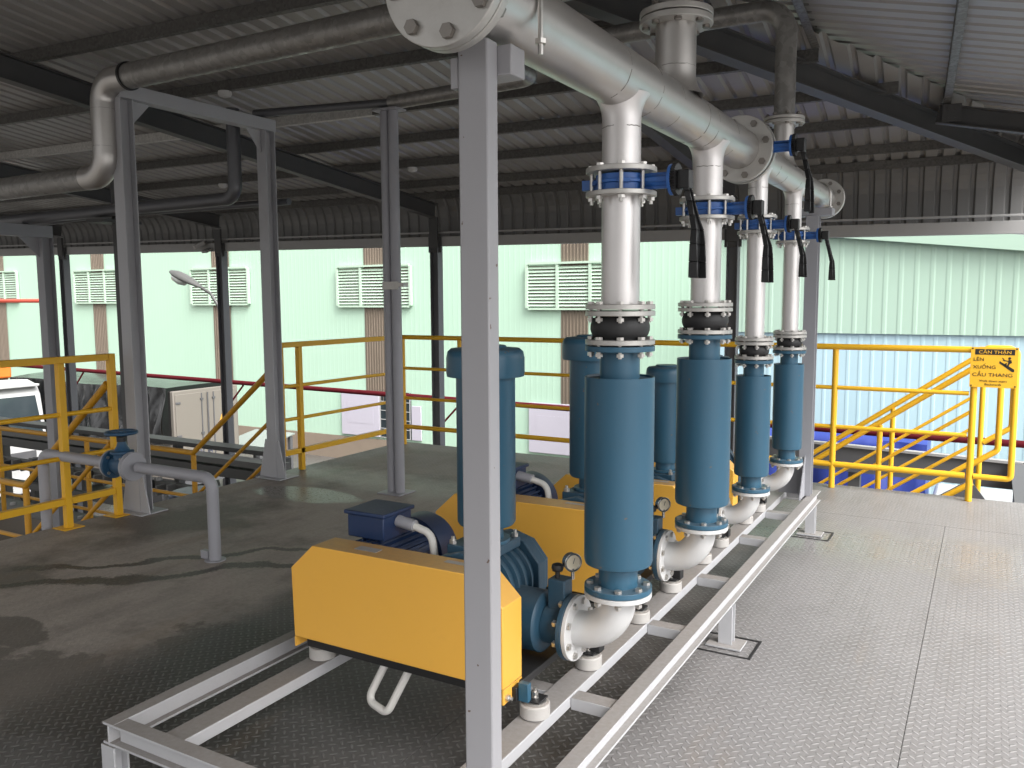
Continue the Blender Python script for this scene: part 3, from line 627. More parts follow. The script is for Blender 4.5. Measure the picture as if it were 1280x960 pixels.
# ------------------------------------------------------------------ blower units
def blower(yp, small, lab):
    k = 1 if not small else .86
    t = thing('blower_unit', lab, 'blower', (-1.55, yp, zt - .012), 'belt-driven blowers on the skid')
    zb = zt - .012
    hy = .195 * (1 if not small else .78)
    for x in (-2.005, -1.148):
        for s in (-1, 1):
            y = yp + s * hy
            b = MB(); b.lathe([(.040, .001), (.0465, .004), (.0465, .040), (.043, .044)], (x, y, zb), (0, 0, 1), 32); p = b.build('vibration_mount', M['pad'], t)
            b = MB(); b.lathe([(.036, .0445), (.036, .051)], (x, y, zb), (0, 0, 1), 24); b.cyl((x, y, zb + .05), (x, y, zb + .088), .0065, 10); b.lathe([(.0125, .0515), (.0125, .061)], (x, y, zb), (0, 0, 1), 6); b.lathe([(.0115, .067), (.0115, .077)], (x, y, zb), (0, 0, 1), 6)
            b.build('mount_stud', M['bolt'], p)
    def Z(z): return zb + (z - zb) * k if small else z
    def Yq(d): return yp + d * k
    xo = -1.11
    def X(x): return xo + (x + 1.11) * k if small else x
    b = MB(); b.box(X(-2.03), X(-1.185), Yq(-.245), Yq(-.205), Z(.292), Z(.335)); b.box(X(-2.03), X(-1.105), Yq(.19), Yq(.235), Z(.292), Z(.335)); b.box(X(-1.95), X(-1.19), Yq(-.20), Yq(.185), Z(.315), Z(.34))
    for x in (-2.005, -1.148):
        for s in (-1, 1): b.box(x - .04, x + .03, yp + s * hy - .03, yp + s * hy + .03, zb + .0525, zb + .058)
    b.build('base_frame', M['black'], t, .002)
    b = MB(); b.box(X(-1.184), X(-1.150), Yq(-.235), Yq(-.215), Z(.292), Z(.350)); b.build('belt_tension_bracket', M['teal'], t, .002)
    # belt guard
    y0, y1 = Yq(-.298), Yq(-.182)
    out = [(X(-2.035), Z(.347)), (X(-2.042), Z(.59)), (X(-1.942), Z(.680)), (X(-1.29), Z(.682)), (X(-1.20), Z(.597)), (X(-1.20), Z(.347))]
    b = MB(); b.prism([(x, y0, z) for x, z in out], (0, y1 - y0, 0)); g = b.build('belt_guard', M['yellow'], t, .003)
    b = MB(); b.box(X(-2.035), X(-2.029), y0, y1, Z(.312), Z(.3465)); b.build('guard_tab', M['yellow'], g); b = MB(); b.box(X(-1.206), X(-1.20), y0 + .002, y1 - .002, Z(.300), Z(.3465)); b.build('guard_tab', M['yellow'], g)
    for yy in (y0 + .02, y1 - .02): b = MB(); b.lathe([(.010, 0), (.010, .010), (.006, .011), (.006, .02)], (X(-1.1995), yy, Z(.318)), (1, 0, 0), 6); b.build('guard_bolt', M['bolt'], g)
    b = MB(); b.box(X(-1.79), X(-1.70), Yq(-.262), Yq(-.225), Z(.6815), Z(.6828)); b.build('sticker', M['sticker'], g); b = MB(); b.box(X(-1.45), X(-1.34), Yq(-.235), Yq(-.212), Z(.6822), Z(.6832)); b.build('sticker', M['sticker'], g)
    # motor
    mx, mz, mr = X(-1.86), Z(.548), .118 * k
    pts = []; nf = 30
    for i in range(nf):
        a0 = 2 * math.pi * i / nf; d = 2 * math.pi / nf
        for (f_, rr) in ((.0, 1), (.32, 1), (.40, .86), (.92, .86)): pts.append((a0 + d * f_, rr * mr))
    b = MB(); b.prism([(mx + r_ * math.cos(a), Yq(-.12), mz + r_ * math.sin(a)) for a, r_ in pts], (0, .30 * k, 0)); m_ = b.build('motor', M['navy'], t, smooth=25)
    b = MB(); b.lathe([(.05 * k, -.16 * k), (.085 * k, -.155 * k), (.112 * k, -.13 * k), (.112 * k, -.10 * k), (.1 * k, -.09 * k)], (mx, yp, mz), (0, 1, 0), 36); b.build('end_bell', M['navy'], m_)
    b = MB(); b.lathe([(.119 * k, .15 * k), (.136 * k, .152 * k), (.137 * k, .25 * k), (.126 * k, .272 * k), (.06 * k, .280 * k)], (mx, yp, mz), (0, 1, 0), 44); b.build('fan_cowl', M['navy'], m_, smooth=50)
    b = MB(); b.box(X(-1.935), X(-1.775), Yq(-.125), Yq(.035), Z(.672), Z(.752)); b.box(X(-1.90), X(-1.81), Yq(-.09), Yq(.02), Z(.63), Z(.676)); tb = b.build('terminal_box', M['navy'], m_, .004)
    b = MB(); b.box(X(-1.945), X(-1.765), Yq(-.135), Yq(.045), Z(.7525), Z(.768)); b.build('box_lid', M['navy'], tb, .005)
    b = MB(); b.tube([(X(-1.774), Yq(-.045), Z(.728)), (X(-1.70), Yq(-.045), Z(.718))], .021 * k, 18); b.build('cable_gland', M['pipegrey'], tb, .002)
    b = MB(); b.tube(fillet([(X(-1.705), Yq(-.045), Z(.718)), (X(-1.63), Yq(-.045), Z(.700)), (X(-1.585), Yq(-.07), Z(.52)), (X(-1.60), Yq(-.10), Z(.36))], .05, 8), .0135 * k, 14); b.build('conduit', M['conduit'], m_, smooth=60)
    b = MB(); b.tube(fillet([(X(-1.74), Yq(-.13), Z(.30)), (X(-1.80), Yq(-.20), Z(.13)), (X(-1.70), Yq(-.22), Z(.115)), (X(-1.62), Yq(-.17), Z(.30))], .03, 6), .0135 * k, 14); b.build('hose_loop', M['conduit'], m_, smooth=60)
    # casing with ribs, gear cover, outlet drum
    cx, cz, cr = X(-1.435), Z(.545), .132 * k
    prof = []
    yy = -.13
    while yy < .10:
        prof += [(cr * .90, yy), (cr * .90, yy + .022), (cr, yy + .026), (cr, yy + .034), (cr * .90, yy + .038)]; yy += .045
    b = MB(); b.lathe([(r_, h * k) for r_, h in prof], (cx, yp, cz), (0, 1, 0), 40); cs = b.build('blower_casing', M['tealdark'], t, smooth=30)
    hexp = [(cr * 1.13 * math.cos(R(a)), cr * 1.13 * math.sin(R(a))) for a in (22, 58, 90, 122, 158, 202, 238, 270, 302, 338)]
    b = MB(); b.prism([(cx + p, Yq(.112), cz + q) for p, q in hexp], (0, .055 * k, 0)); b.prism([(cx + p * .9, Yq(.168), cz + q * .9) for p, q in hexp], (0, .04 * k, 0)); b.build('gear_cover', M['tealdark'], cs, .004)
    b = MB(); b.prism([(cx + p, Yq(-.165), cz + q) for p, q in hexp], (0, .034 * k, 0)); b.build('drive_cover', M['tealdark'], cs, .004)
    b = MB(); b.lathe([(cr * 1.02, -.034 * k), (cr * 1.04, 0)], (cx, yp, cz - cr * .2), (0, 0, -1), 4)
    b.bm.free()
    b = MB(); b.box(cx - .09 * k, cx + .09 * k, Yq(-.10), Yq(.10), zb + .105 * k, cz - cr * .75); b.build('foot', M['tealdark'], cs, .006)
    b = MB(); b.box(cx - .095 * k, cx + .075 * k, Yq(-.10), Yq(.10), cz + cr * .86, cz + cr * 1.02 + .014); b.build('inlet_pad', M['tealdark'], cs, .004)
    for sx_ in (-1, 1):
        for sy_ in (-1, 1): b = MB(); b.lathe([(.013 * k, 0), (.013 * k, .012), (.007 * k, .013), (.007 * k, .024)], (cx - .01 * k + sx_ * .07 * k, yp + sy_ * .085 * k, cz + cr * 1.02 + .0145), (0, 0, 1), 6); b.build('inlet_bolt', M['bolt'], cs)
    ez = .455 if not small else .445; xi = SX - .148 if not small else SX - .13
    b = MB(); b.lathe([(.085 * k, -.06 * k), (.100 * k, -.05 * k), (.100 * k, .095 * k), (.092 * k, .103 * k), (.07 * k, .108 * k)], (cx + .125 * k, yp, ez), (1, 0, 0), 40); b.build('outlet_drum', M['tealdark'], cs, smooth=40)
    b = MB(); b.cyl((cx + .234 * k, yp, ez), (xi - .020, yp, ez), .066 * k, 32); b.ring((xi - .019, yp, ez), (1, 0, 0), .05 * k, .105 if not small else .09, .0175, 48); b.build('outlet_flange', M['tealdark'], cs, .0015)
    vx = xi - .052 * k
    b = MB(); b.box(vx - .030 * k, vx + .030 * k, yp - .03 * k, yp + .03 * k, ez + .04 * k, ez + .155 * k); rv = b.build('relief_valve_block', M['tealdark'], cs, .004)
    b = MB(); b.lathe([(.008 * k, 0), (.008 * k, .02 * k), (.017 * k, .024 * k), (.020 * k, .034 * k), (.018 * k, .044 * k), (.009 * k, .048 * k)], (vx - .005, yp - .008, ez + .1555 * k), (0, 0, 1), 20); b.build('knob', M['black'], rv, smooth=50)
    gz = ez + .205 * k; gd = V((.80, -.60, 0)).normalized(); gc = V((vx + .035, yp + .02, gz))
    b = MB(); b.cyl(gc - V((0, 0, .055 * k)), gc - V((0, 0, .02 * k)), .006, 10); b.lathe([(.026 * k, -.022), (.028 * k, -.02), (.028 * k, 0)], gc, gd, 28); b.build('gauge_body', M['chrome'], rv, smooth=40)
    b = MB(); b.ring(gc + gd * .0005, gd, .0245 * k, .031 * k, .006, 36); b.build('gauge_bezel', M['chrome'], rv, .001)
    b = MB(); b.lathe([(.0242 * k, .001), (.0242 * k, .003)], gc, gd, 28); b.build('gauge_dial', M['dial'], rv)
    up = V((0, 0, 1)); sd = up.cross(gd)
    b = MB(); b.bar(gc + gd * .0038 - up * .004, gc + gd * .0038 + up * .014 + sd * .006, .0015, .0008, gd); b.build('gauge_needle', M['ink'], rv)
    # inlet filter silencer
    ix = cx - .0 ; iy = yp
    z0 = cz + cr * 1.02 + .0145; nb = .045 * k; rb = .098 * k if not small else .078; zt1 = 1.25 if not small else 1.09; zc = 1.345 if not small else 1.165
    b = MB(); b.cyl((ix, iy, z0), (ix, iy, z0 + .06 * k), nb + .012 * k, 32); b.ring((ix, iy, z0), (0, 0, 1), nb, nb * 1.75, .012, 36); b.build('filter_neck', M['teal'], t, .002)
    zl = z0 + .0605 * k
    b = MB(); b.lathe([(.05 * k, zl), (rb * .94, zl), (rb, zl + .010), (rb, zt1 + .004)], (ix, iy, 0), (0, 0, 1), 48); fl = b.build('inlet_filter', M['teal'], t)
    rc = rb * 1.32
    b = MB(); b.lathe([(rb * 1.005, zt1 + .003), (rc * .985, zt1), (rc, zt1 + .012), (rc, zc - .035), (rc * .965, zc - .014), (rc * .88, zc - .004), (rc * .55, zc), (rc * .52, zc + .006), (.01, zc + .006)], (ix, iy, 0), (0, 0, 1), 48); b.build('filter_cap', M['teal'], fl, smooth=50)
    return t
o = blower(YP[0], False, 'nearest blower, its yellow belt guard in front partly hidden by the grey post')
copy_thing(o, (o.location.x, YP[1], o.location.z), 'second blower from the camera, yellow guard seen behind the nearest one')
o = blower(YP[2], True, 'third blower from the camera, smaller, mostly hidden behind the second silencer')
copy_thing(o, (o.location.x, YP[3], o.location.z), 'farthest and smaller blower behind the third silencer')

# ------------------------------------------------------------------ gate valve on the water pipe
t = thing('water_pipe', 'grey water pipe rising from the deck and running left through a gate valve', 'pipe', (-3.845, 3.23, 0))
PZ = .485
MB().tube(fillet([(-3.845, 3.23, .002), (-3.845, 3.23, PZ), (-4.50, 3.23, PZ)], .07, 8), .0345, 24).build('near_pipe', M['pipegrey'], t, smooth=60)
MB().tube(fillet([(-4.80, 3.23, PZ), (-5.50, 3.23, PZ), (-5.50, 3.23, -1.2)], .07, 8), .0345, 24).build('left_pipe', M['pipegrey'], t, smooth=60)
b = MB(); b.lathe([(.06, .001), (.06, .006)], (-3.845, 3.23, 0), (0, 0, 1), 20); b.box(-3.95, -3.89, 3.215, 3.245, .001, .05); b.build('floor_clip', M['pipegrey'], t)
t = thing('gate_valve', 'blue gate valve with a flat handwheel beside the yellow railing', 'valve', (-4.65, 3.23, PZ))
b = MB(); b.lathe([(.045, -.09), (.05, -.07), (.062, -.03), (.062, .03), (.05, .07), (.045, .09)], (-4.65, 3.23, PZ), (1, 0, 0), 32); b.lathe([(.05, 0), (.052, .07), (.07, .078), (.07, .09), (.05, .095), (.032, .12), (.024, .15)], (-4.65, 3.23, PZ), (0, 0, 1), 28); b.build('body', M['gvalve'], t, smooth=40)
for x, m_ in ((-4.745, 'gvalve'), (-4.573, 'pipegrey')):
    b = MB(); b.cyl((x, 3.23, PZ), (x + .018, 3.23, PZ), .090, 36); f = b.build('flange', M[m_], t, .002); bolt_ring(sB.bolt, f, (x + .018, 3.23, PZ), (1, 0, 0), .07, 4)
    x2 = x + (.020 if x > -4.6 else -.020); b = MB(); b.cyl((x2, 3.23, PZ), (x2 + .016, 3.23, PZ), .088, 36); b.build('pipe_flange', M['pipegrey'], t, .002)
b = MB(); b.lathe([(.03, 0), (.03, .03), (.015, .031), (.015, .05)], (-4.65, 3.23, PZ + .15), (0, 0, 1), 16); b.build('stem', M['black'], t)
b = MB(); hz = PZ + .205
b.tube([(-4.65 + .088 * math.cos(a), 3.23 + .088 * math.sin(a), hz) for a in [2 * math.pi * i / 40 for i in range(41)]], .011, 10, False)
for i in range(5):
    a = 2 * math.pi * i / 5; b.bar((-4.65, 3.23, hz), (-4.65 + .085 * math.cos(a), 3.23 + .085 * math.sin(a), hz), .014, .010)
b.cyl((-4.65, 3.23, hz - .018), (-4.65, 3.23, hz + .012), .02, 16); b.build('handwheel', M['gvalve'], t, smooth=50)

# ------------------------------------------------------------------ railings
def rail_run(lab, pts_posts, ends, mat, sq=True, zs=(1.12, .76, .47, .18), z0=0, w=.045, plates=False, thin=.7, group='yellow guard rails round the deck'):
    a, c = V(ends[0]), V(ends[1]); t = thing('guard_rail', lab, 'railing', ((a.x + c.x) / 2, (a.y + c.y) / 2, z0), group)
    for p in pts_posts:
        b = MB()
        if sq: b.box(p[0] - w / 2, p[0] + w / 2, p[1] - w / 2, p[1] + w / 2, z0 + .004, z0 + zs[0] - .022)
        else: b.cyl((p[0], p[1], z0 + .002), (p[0], p[1], z0 + zs[0] - .018), w / 2, 16)
        q = b.build('post', mat, t, .003 if sq else 0)
        if plates:
            b = MB(); b.box(p[0] - .07, p[0] + .07, p[1] - .07, p[1] + .07, z0 + .001, z0 + .0065); b.build('base_plate', mat, q)
    for i, z in enumerate(zs):
        d = w if i in (0, len(zs) - 1) else w * thin; n = 'top_rail' if i == 0 else 'rail'
        b = MB()
        if sq and i in (0, len(zs) - 1): b.bar((a.x, a.y, z0 + z), (c.x, c.y, z0 + z), d, d)
        else: b.tube([(a.x, a.y, z0 + z), (c.x, c.y, z0 + z)], d / 2, 16)
        b.build(n, mat, t, .003 if sq and i in (0, len(zs) - 1) else 0)
    return t
rail_run('yellow square-tube guard rail at the left deck edge in front of the gate valve', [(-5.27, 3.24), (-5.28, 1.9), (-5.28, .4)], ((-5.275, -.6, 0), (-5.275, 3.585, 0)), M['rail'], plates=True)
t = thing('guard_rail', 'yellow end post of the left guard rail at the head of the stairs', 'railing', (-5.275, 3.61, 0), 'yellow guard rails round the deck')
b = MB(); b.box(-5.297, -5.252, 3.589, 3.634, .004, 1.142); b.build('post', M['rail'], t, .003); b = MB(); b.box(-5.345, -5.205, 3.54, 3.68, .001, .0065); b.build('base_plate', M['rail'], t)
rail_run('yellow guard rail along the left deck edge behind the portal frame', [(-5.25, 5.40)], ((-5.25, 5.20, 0), (-5.25, 6.86, 0)), M['rail'])
b = MB(); t0 = [o for o in bpy.data.objects if o.name.startswith('guard_rail') and 'behind the portal' in o.get('label', '')][0]; b.box(-5.272, -5.228, 5.156, 5.199, .158, 1.142); b.build('post', M['rail'], t0, .003)
rail_run('long yellow guard rail across the far end of the deck', [(-5.25, 6.9), (-4.55, 6.9), (-3.0, 6.9), (-1.03, 6.9)], ((-5.25, 6.9, 0), (-.105, 6.9, 0)), M['rail'], sq=False, zs=(1.12, .80, .49, .19), w=.046)
t = thing('gate_rail', 'short yellow rail loop under the warning sign at the far right', 'railing', (.03, 6.9, 0))
MB().cyl((-.075, 6.9, .002), (-.075, 6.9, 1.10), .023, 16).build('post', M['rail'], t)
MB().tube(fillet([(-.052, 6.9, 1.122), (.185, 6.9, 1.122), (.185, 6.9, .19), (-.051, 6.9, .19)], .03, 5), .021, 14).build('loop', M['rail'], t, smooth=60)

# warning sign
t = thing('warning_sign', 'yellow warning sign about the stairs hung on the far railing', 'sign', (.043, 6.87, .996))
sx0, sx1, sz0, sz1, sy = -.105, .192, .852, 1.142, 6.868
b = MB(); b.box(sx0, sx1, sy, sy + .003, sz0, sz1); b.build('panel', M['signy'], t, .0008)
b = MB(); b.box(sx0 + .028, sx1 - .022, sy - .0012, sy - .0002, 1.088, 1.128); b.build('header_band', M['ink'], t)
def text(s, x, z, size, mat, parent, name='lettering', align='LEFT', y=None, rot=(R(90), 0, 0), sx=1.0, at=None):
    c = bpy.data.curves.new('txt', 'FONT'); c.body = s; c.size = size; c.align_x = align; c.extrude = .0004; c.resolution_u = 3
    o = bpy.data.objects.new('txt', c); COL.objects.link(o); bpy.context.view_layer.update()
    me = bpy.data.meshes.new_from_object(o.evaluated_get(bpy.context.evaluated_depsgraph_get())); bpy.data.objects.remove(o); bpy.data.curves.remove(c)
    me.name = name; me.materials.clear(); me.materials.append(mat)
    q = bpy.data.objects.new(name, me); COL.objects.link(q); q.parent = parent
    q.location = V((x, sy - .0016 if y is None else y, z)) - OFF[parent]; q.rotation_euler = rot; q.scale = (sx, 1, 1); return q
text('CẨN THẬN', .047, 1.096, .032, M['signy'], t, align='CENTER', sx=1.22)
text('LÊN', sx0 + .018, 1.043, .034, M['ink'], t, sx=1.15); text('XUỐNG', sx0 + .018, .988, .034, M['ink'], t, sx=1.15); text('CẦU THANG', sx0 + .014, .932, .036, M['ink'], t, sx=1.2)
text('Walk down stairs', .043, .893, .021, M['ink'], t, align='CENTER', sx=1.15); text('Backwards', .043, .868, .021, M['ink'], t, align='CENTER', sx=1.15)
def pic(poly): return [(x * .001 + .078, sy - .0012, z * .001 + .985) for x, z in poly]
b = MB()
b.prism(pic([(0, 62), (8, 54), (92, 2), (92, -16), (78, -16), (-2, 44)]), (0, .001, 0))
b.prism(pic([(52, 86), (62, 90), (70, 84), (70, 76), (62, 70), (52, 74)]), (0, .001, 0))
b.prism(pic([(54, 70), (72, 68), (76, 48), (62, 40), (56, 22), (46, 28), (52, 46)]), (0, .001, 0))
b.prism(pic([(20, 74), (24, 70), (54, 62), (54, 56), (20, 62)]), (0, .001, 0))
b.prism(pic([(34, 44), (46, 48), (42, 24), (30, 30)]), (0, .001, 0))
b.prism(pic([(12, 82), (16, 84), (30, 74), (26, 70)]), (0, .001, 0))
b.build('stair_pictogram', M['ink'], t, smooth=0)
b = MB()
for x in (sx0 + .012, sx1 - .012):
    for z in (sz0 + .012, sz1 - .010): b.lathe([(.006, 0), (.005, .003)], (x, sy, z), (0, -1, 0), 12)
b.build('rivet', M['black'], t)

# ------------------------------------------------------------------ right-hand stairs beyond the deck
def stair_rail(lab, y, x0, z0, x1, z1, mat, drops=(0, -.33, -.6, -.9), posts=(), loop=None, r=.022, group=None):
    t = thing('stair_rail', lab, 'railing', (x0, y, 0), group)
    for i, d in enumerate(drops):
        MB().tube([(x0, y, z0 + d), (x1, y, z1 + d)], r if i in (0, len(drops) - 1) else r * .62, 14).build('handrail' if i == 0 else 'rail', mat, t)
    for px in posts:
        zz = z0 + (z1 - z0) * (px - x0) / (x1 - x0); MB().cyl((px, y, zz - 1.35), (px, y, zz - r), r * .95, 14).build('post', mat, t)
    if loop: MB().tube(fillet(loop, .05, 5), r, 14).build('end_loop', mat, t, smooth=60)
    return t
stair_rail('yellow stair handrail going down just behind the far guard rail, nearer of the pair', 7.18, -.06, .985, -3.6, -1.57, M['rail'], posts=(-.72,), loop=[(-.06, 7.18, .985), (.02, 7.18, 1.09), (.10, 7.18, 1.09), (.10, 7.18, .35), (-.08, 7.18, .22)], group='pair of stair handrails at the right')
stair_rail('yellow stair handrail farther of the pair behind the far guard rail', 7.98, -.10, .985, -3.6, -1.55, M['rail'], posts=(-.70, -.02), loop=[(-.10, 7.98, .985), (0, 7.98, 1.08), (.20, 7.98, 1.08), (.20, 7.98, .42), (0, 7.98, .28)], group='pair of stair handrails at the right')
t = thing('stairs', 'steel stairs going down behind the far guard rail', 'stairs', (-1.6, 7.6, -1))
for k_ in range(14):
    x = -.25 - k_ * .26; z = -.22 - k_ * .187; b = MB(); b.box(x - .14, x + .12, 7.22, 7.94, z - .03, z); b.build('tread', M['trough'], t)
for y in (7.2, 7.96):
    b = MB(); b.bar((-.02, y, -.12), (-3.9, y, -2.91), .03, .2); b.build('stringer', M['trough'], t)
b = MB(); b.box(-.10, 2.6, 7.06, 8.1, -.30, -.24); b.build('head_landing', M['trough'], t)

# ------------------------------------------------------------------ left-hand stairs and landing
def left_rail(lab, y, topx):
    t = thing('stair_rail', lab, 'railing', (topx, y, 0), 'left stair handrails')
    xs, zs_ = topx, .93; xe, ze = -6.38, .095
    sl = (ze - zs_) / (xe - xs)
    for i, d in enumerate((0, -.42, -.74)):
        MB().tube([(xs, y, zs_ + d), (xe, y, ze + d), (-10.5, y, ze + d)], .026 if i == 0 else .017, 14).build('handrail' if i == 0 else 'rail', M['raildim'], t)
    for px in (xe, -8.0, -9.6):
        MB().cyl((px, y, ze - 1.0), (px, y, ze - .02), .024, 14).build('post', M['raildim'], t)
    return t
left_rail('orange-yellow stair handrail descending left below the near guard rail', 3.60, -5.31); left_rail('orange-yellow stair handrail descending left behind the gate valve', 5.16, -5.31)
t = thing('stairs', 'rusty steel stairs and landing going down at the left', 'stairs', (-6.5, 4.4, -.9))
for k_ in range(5):
    x = -5.50 - k_ * .22; z = -.17 - k_ * .17; b = MB(); b.box(x - .12, x + .12, 3.66, 5.10, z - .03, z); b.build('tread', M['rust'], t)
for y in (3.63, 5.13):
    b = MB(); b.bar((-5.38, y, -.11), (-6.5, y, -.95), .03, .18); b.build('stringer', M['rail'], t)
b = MB(); b.box(-10.6, -6.5, 3.5, 5.26, -.98, -.92); b.build('landing', M['rust'], t)

# ------------------------------------------------------------------ roof
# roof frame: a runs along the far eave, d runs from the eave back over the deck; the roof is turned 4 degrees to the deck
TH = R(4)
RO = V((-5.9875, 8.6875, 0)); RA = V((math.cos(TH), math.sin(TH), 0)); RN = V((math.sin(TH), -math.cos(TH), 0))
def W(a, d, z): return RO + RA * a + RN * d + V((0, 0, z))
SF, ZF = .104, 2.83            # far slope: sheet height
SR, ZR = .22, 3.05             # side slope: z = ZR - SR*(a-5.5)
DB, AL, AE = 12.5, -12.0, 6.42
def farz(d): return ZF + SF * d
def hipa(d): return 6.19 - (d - .29) * .58
def hipd_(a): return .29 + (6.19 - a) / .58
def sidez(a): return ZR - SR * (a - 5.5)
t = thing('canopy_roof', 'low ribbed metal canopy roof on steel rafters and purlins over the deck', 'roof', (-4, 4, 2))
def ribs(a0, a1, pitch=.15, h=.024, flat=.62):
    out = []; a = a0
    while a < a1:
        out += [(a, 0), (a + pitch * flat, 0), (a + pitch * (flat + .10), h), (a + pitch * (flat + .28), h)]; a += pitch
    out.append((a1, 0)); return out
def strips(b, cols):
    prev = None
    for c in cols:
        col = [b.bm.verts.new(p) for p in c]
        if prev:
            for k_ in range(len(col) - 1): b.bm.faces.new([prev[k_], col[k_], col[k_ + 1], prev[k_ + 1]])
        prev = col
b = MB(); cols = []
for a, dz in ribs(AL, 6.38):
    dm = min(DB, hipd_(a) + .50); cols.append([W(a, .05 + (dm - .05) * k_ / 8, farz(.05 + (dm - .05) * k_ / 8) + dz) for k_ in range(9)])
strips(b, cols); b.build('far_roof_sheet', M['sheet'], t, smooth=0)
TL = -.013
def tilt(a): return TL * a
curve = [(.05, farz(.05), 0, 1)] + [(.05 - .32 * math.sin(g), farz(.05) - .32 + .32 * math.cos(g), math.sin(g), math.cos(g)) for g in [R(12 * k_) for k_ in range(1, 8)]] + [(-.285, 2.20, 1, 0)]
b = MB(); cols = []
for a, dz in ribs(AL, AE + .05):
    cols.append([W(a, d - dz * nd, z + dz * nz + (tilt(a) if k_ == 8 else 0)) for k_, (d, z, nd, nz) in enumerate(curve)])
strips(b, cols); b.build('curved_eave_sheet', M['fascia'], t, smooth=0)
b = MB(); cols = []
for d, dz in ribs(.0, DB):
    a0 = hipa(d) - .12; cols.append([W(a0 + (AE - a0) * k_ / 6, d, sidez(a0 + (AE - a0) * k_ / 6) + dz) for k_ in range(7)])
strips(b, cols); b.build('side_roof_sheet', M['sheet'], t, smooth=0)
def cpurlin(a, c, h, mat, name='purlin', flip=1):
    a, c = V(a), V(c); b = MB(); d = (c - a).normalized(); s = d.cross(V((0, 0, 1))).normalized() * flip; w = .05
    b.bar(a, c, .003, h); b.bar(a + s * w / 2 + V((0, 0, h / 2 - .0015)), c + s * w / 2 + V((0, 0, h / 2 - .0015)), w, .003); b.bar(a + s * w / 2 - V((0, 0, h / 2 - .0015)), c + s * w / 2 - V((0, 0, h / 2 - .0015)), w, .003)
    return b.build(name, mat, t, smooth=0)
for d, m_ in ((.02, 'galvdark'), (.62, 'galvdark'), (1.45, 'galvdark'), (2.25, 'galvdark'), (3.06, 'galvlit'), (3.95, 'galvdark'), (4.93, 'galvdark'), (5.9, 'galvdark'), (6.9, 'galvdark'), (7.9, 'galvdark'), (8.9, 'galvdark'), (9.9, 'galvdark'), (11, 'galvdark')):
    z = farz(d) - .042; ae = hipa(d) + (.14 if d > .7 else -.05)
    if m_ == 'galvlit': cpurlin(W(AL, d, z), W(1.15, d, z), .082, M[m_], flip=-1); cpurlin(W(1.15, d, z), W(ae, d, z), .08, M['galvdark'], flip=-1)  # one purlin: left stretch has caught light put into its colour
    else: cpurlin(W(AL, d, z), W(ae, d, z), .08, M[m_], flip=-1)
for a, de in ((3.1, 0), (3.9, 0), (4.68, 0), (5.50, 1.72), (6.3, .3)):
    d0 = max(de, hipd_(a) + .0) if de == 0 else de
    z = sidez(a) - .042; cpurlin(W(a, DB, z), W(a, d0, z), .08, M['galvdark'])
def rafter(a, c, w, h, name='rafter'):
    b = MB(); b.ibeam(a, c, w, h, .010); return b.build(name, M['steel'], t, .001)
CA = [-10.5, -7.05, -3.66, -.07, 3.6]
for a, z0, sl in ((CA[0], 2.54, .112), (CA[1], 2.54, .112), (CA[2], 2.54, .113), (CA[3], 2.51, .112), (CA[4], 2.54, .13)):
    d1 = DB if a < 3 else hipd_(a - .4) - .12
    rafter(W(a, .02, z0 + .09), W(a - .1 * d1, d1, z0 + sl * d1 + .09), .10, .18)
d0, d1 = 12.0, .12
rafter(W(hipa(d0), d0, 2.6 + SF * d0 + .085), W(hipa(d1), d1, 2.6 + SF * d1 + .085), .11, .17, 'hip_rafter')
for d in (1.75, 4.9, 8.0):
    a0 = hipa(d) + .12
    zj = lambda a: sidez(a) - .082 - .075
    rafter(W(a0, d, zj(a0)), W(AE, d, zj(AE)), .08, .145, 'side_rafter')
    if d < 2:
        b = MB(); c0 = W(a0 + .03, d + .048, zj(a0 + .05)); b.bar(c0, c0 + RA * .13, .008, .13)
        for pa in (.04, .09):
            for pz in (-.03, .03): b.lathe([(.009, 0), (.009, .012)], c0 + RA * pa + V((0, 0, pz)), RN, 8)
        b.build('splice_plate', M['steel'], t)
def eb(d0, d1, z0, z1, nm, mat):
    x0, x1 = AL, AE
    b = MB(); b.hexa([W(x0, d1, z0 + tilt(x0)), W(x1, d1, z0 + tilt(x1)), W(x1, d0, z0 + tilt(x1)), W(x0, d0, z0 + tilt(x0)), W(x0, d1, z1 + tilt(x0)), W(x1, d1, z1 + tilt(x1)), W(x1, d0, z1 + tilt(x1)), W(x0, d0, z1 + tilt(x0))]); return b.build(nm, mat, t, .002)
eb(-.05, .01, 2.165, 2.285, 'eave_channel', M['eave']); eb(-.03, .01, 2.325, 2.345, 'eave_rail', M['eave'])
b = MB(); b.bar(W(AE - .03, DB, sidez(AE) - .11), W(AE - .03, .1, sidez(AE) - .11), .05, .18); b.build('side_eave_beam', M['steel'], t)
# columns carrying the side eave, behind and beside the camera
LABC = ['dark steel eave column at the far left edge', 'dark steel eave column left of the portal frame', 'dark steel eave column behind the street lamp', 'dark steel eave column behind the far rail corner', 'dark steel eave column behind the second riser']
for i, a in enumerate(CA):
    zt_ = 2.163 + tilt(a); P0 = W(a, 0, GZ)
    c = thing('eave_column', LABC[i], 'column', P0, 'steel columns along the eave')
    b = MB(); b.ibeam(P0, W(a, 0, zt_), .11, .12, .009, (1, 0, 0)); b.build('shaft', M['evcol'], c, .001)
    b = MB(); b.bar(W(a, .055, zt_ - .02), W(a, .055, 2.52), .12, .03); b.bar(W(a - .09, .03, zt_ + .02), W(a + .09, .03, zt_ + .02), .012, .19)
    for pa in (-.07, .07):
        for pz in (-.05, 0, .05): b.lathe([(.010, 0), (.010, .009)], W(a + pa, .037, zt_ + .02 + pz), RN, 6)
    b.build('head_cleat', M['steel'], c)
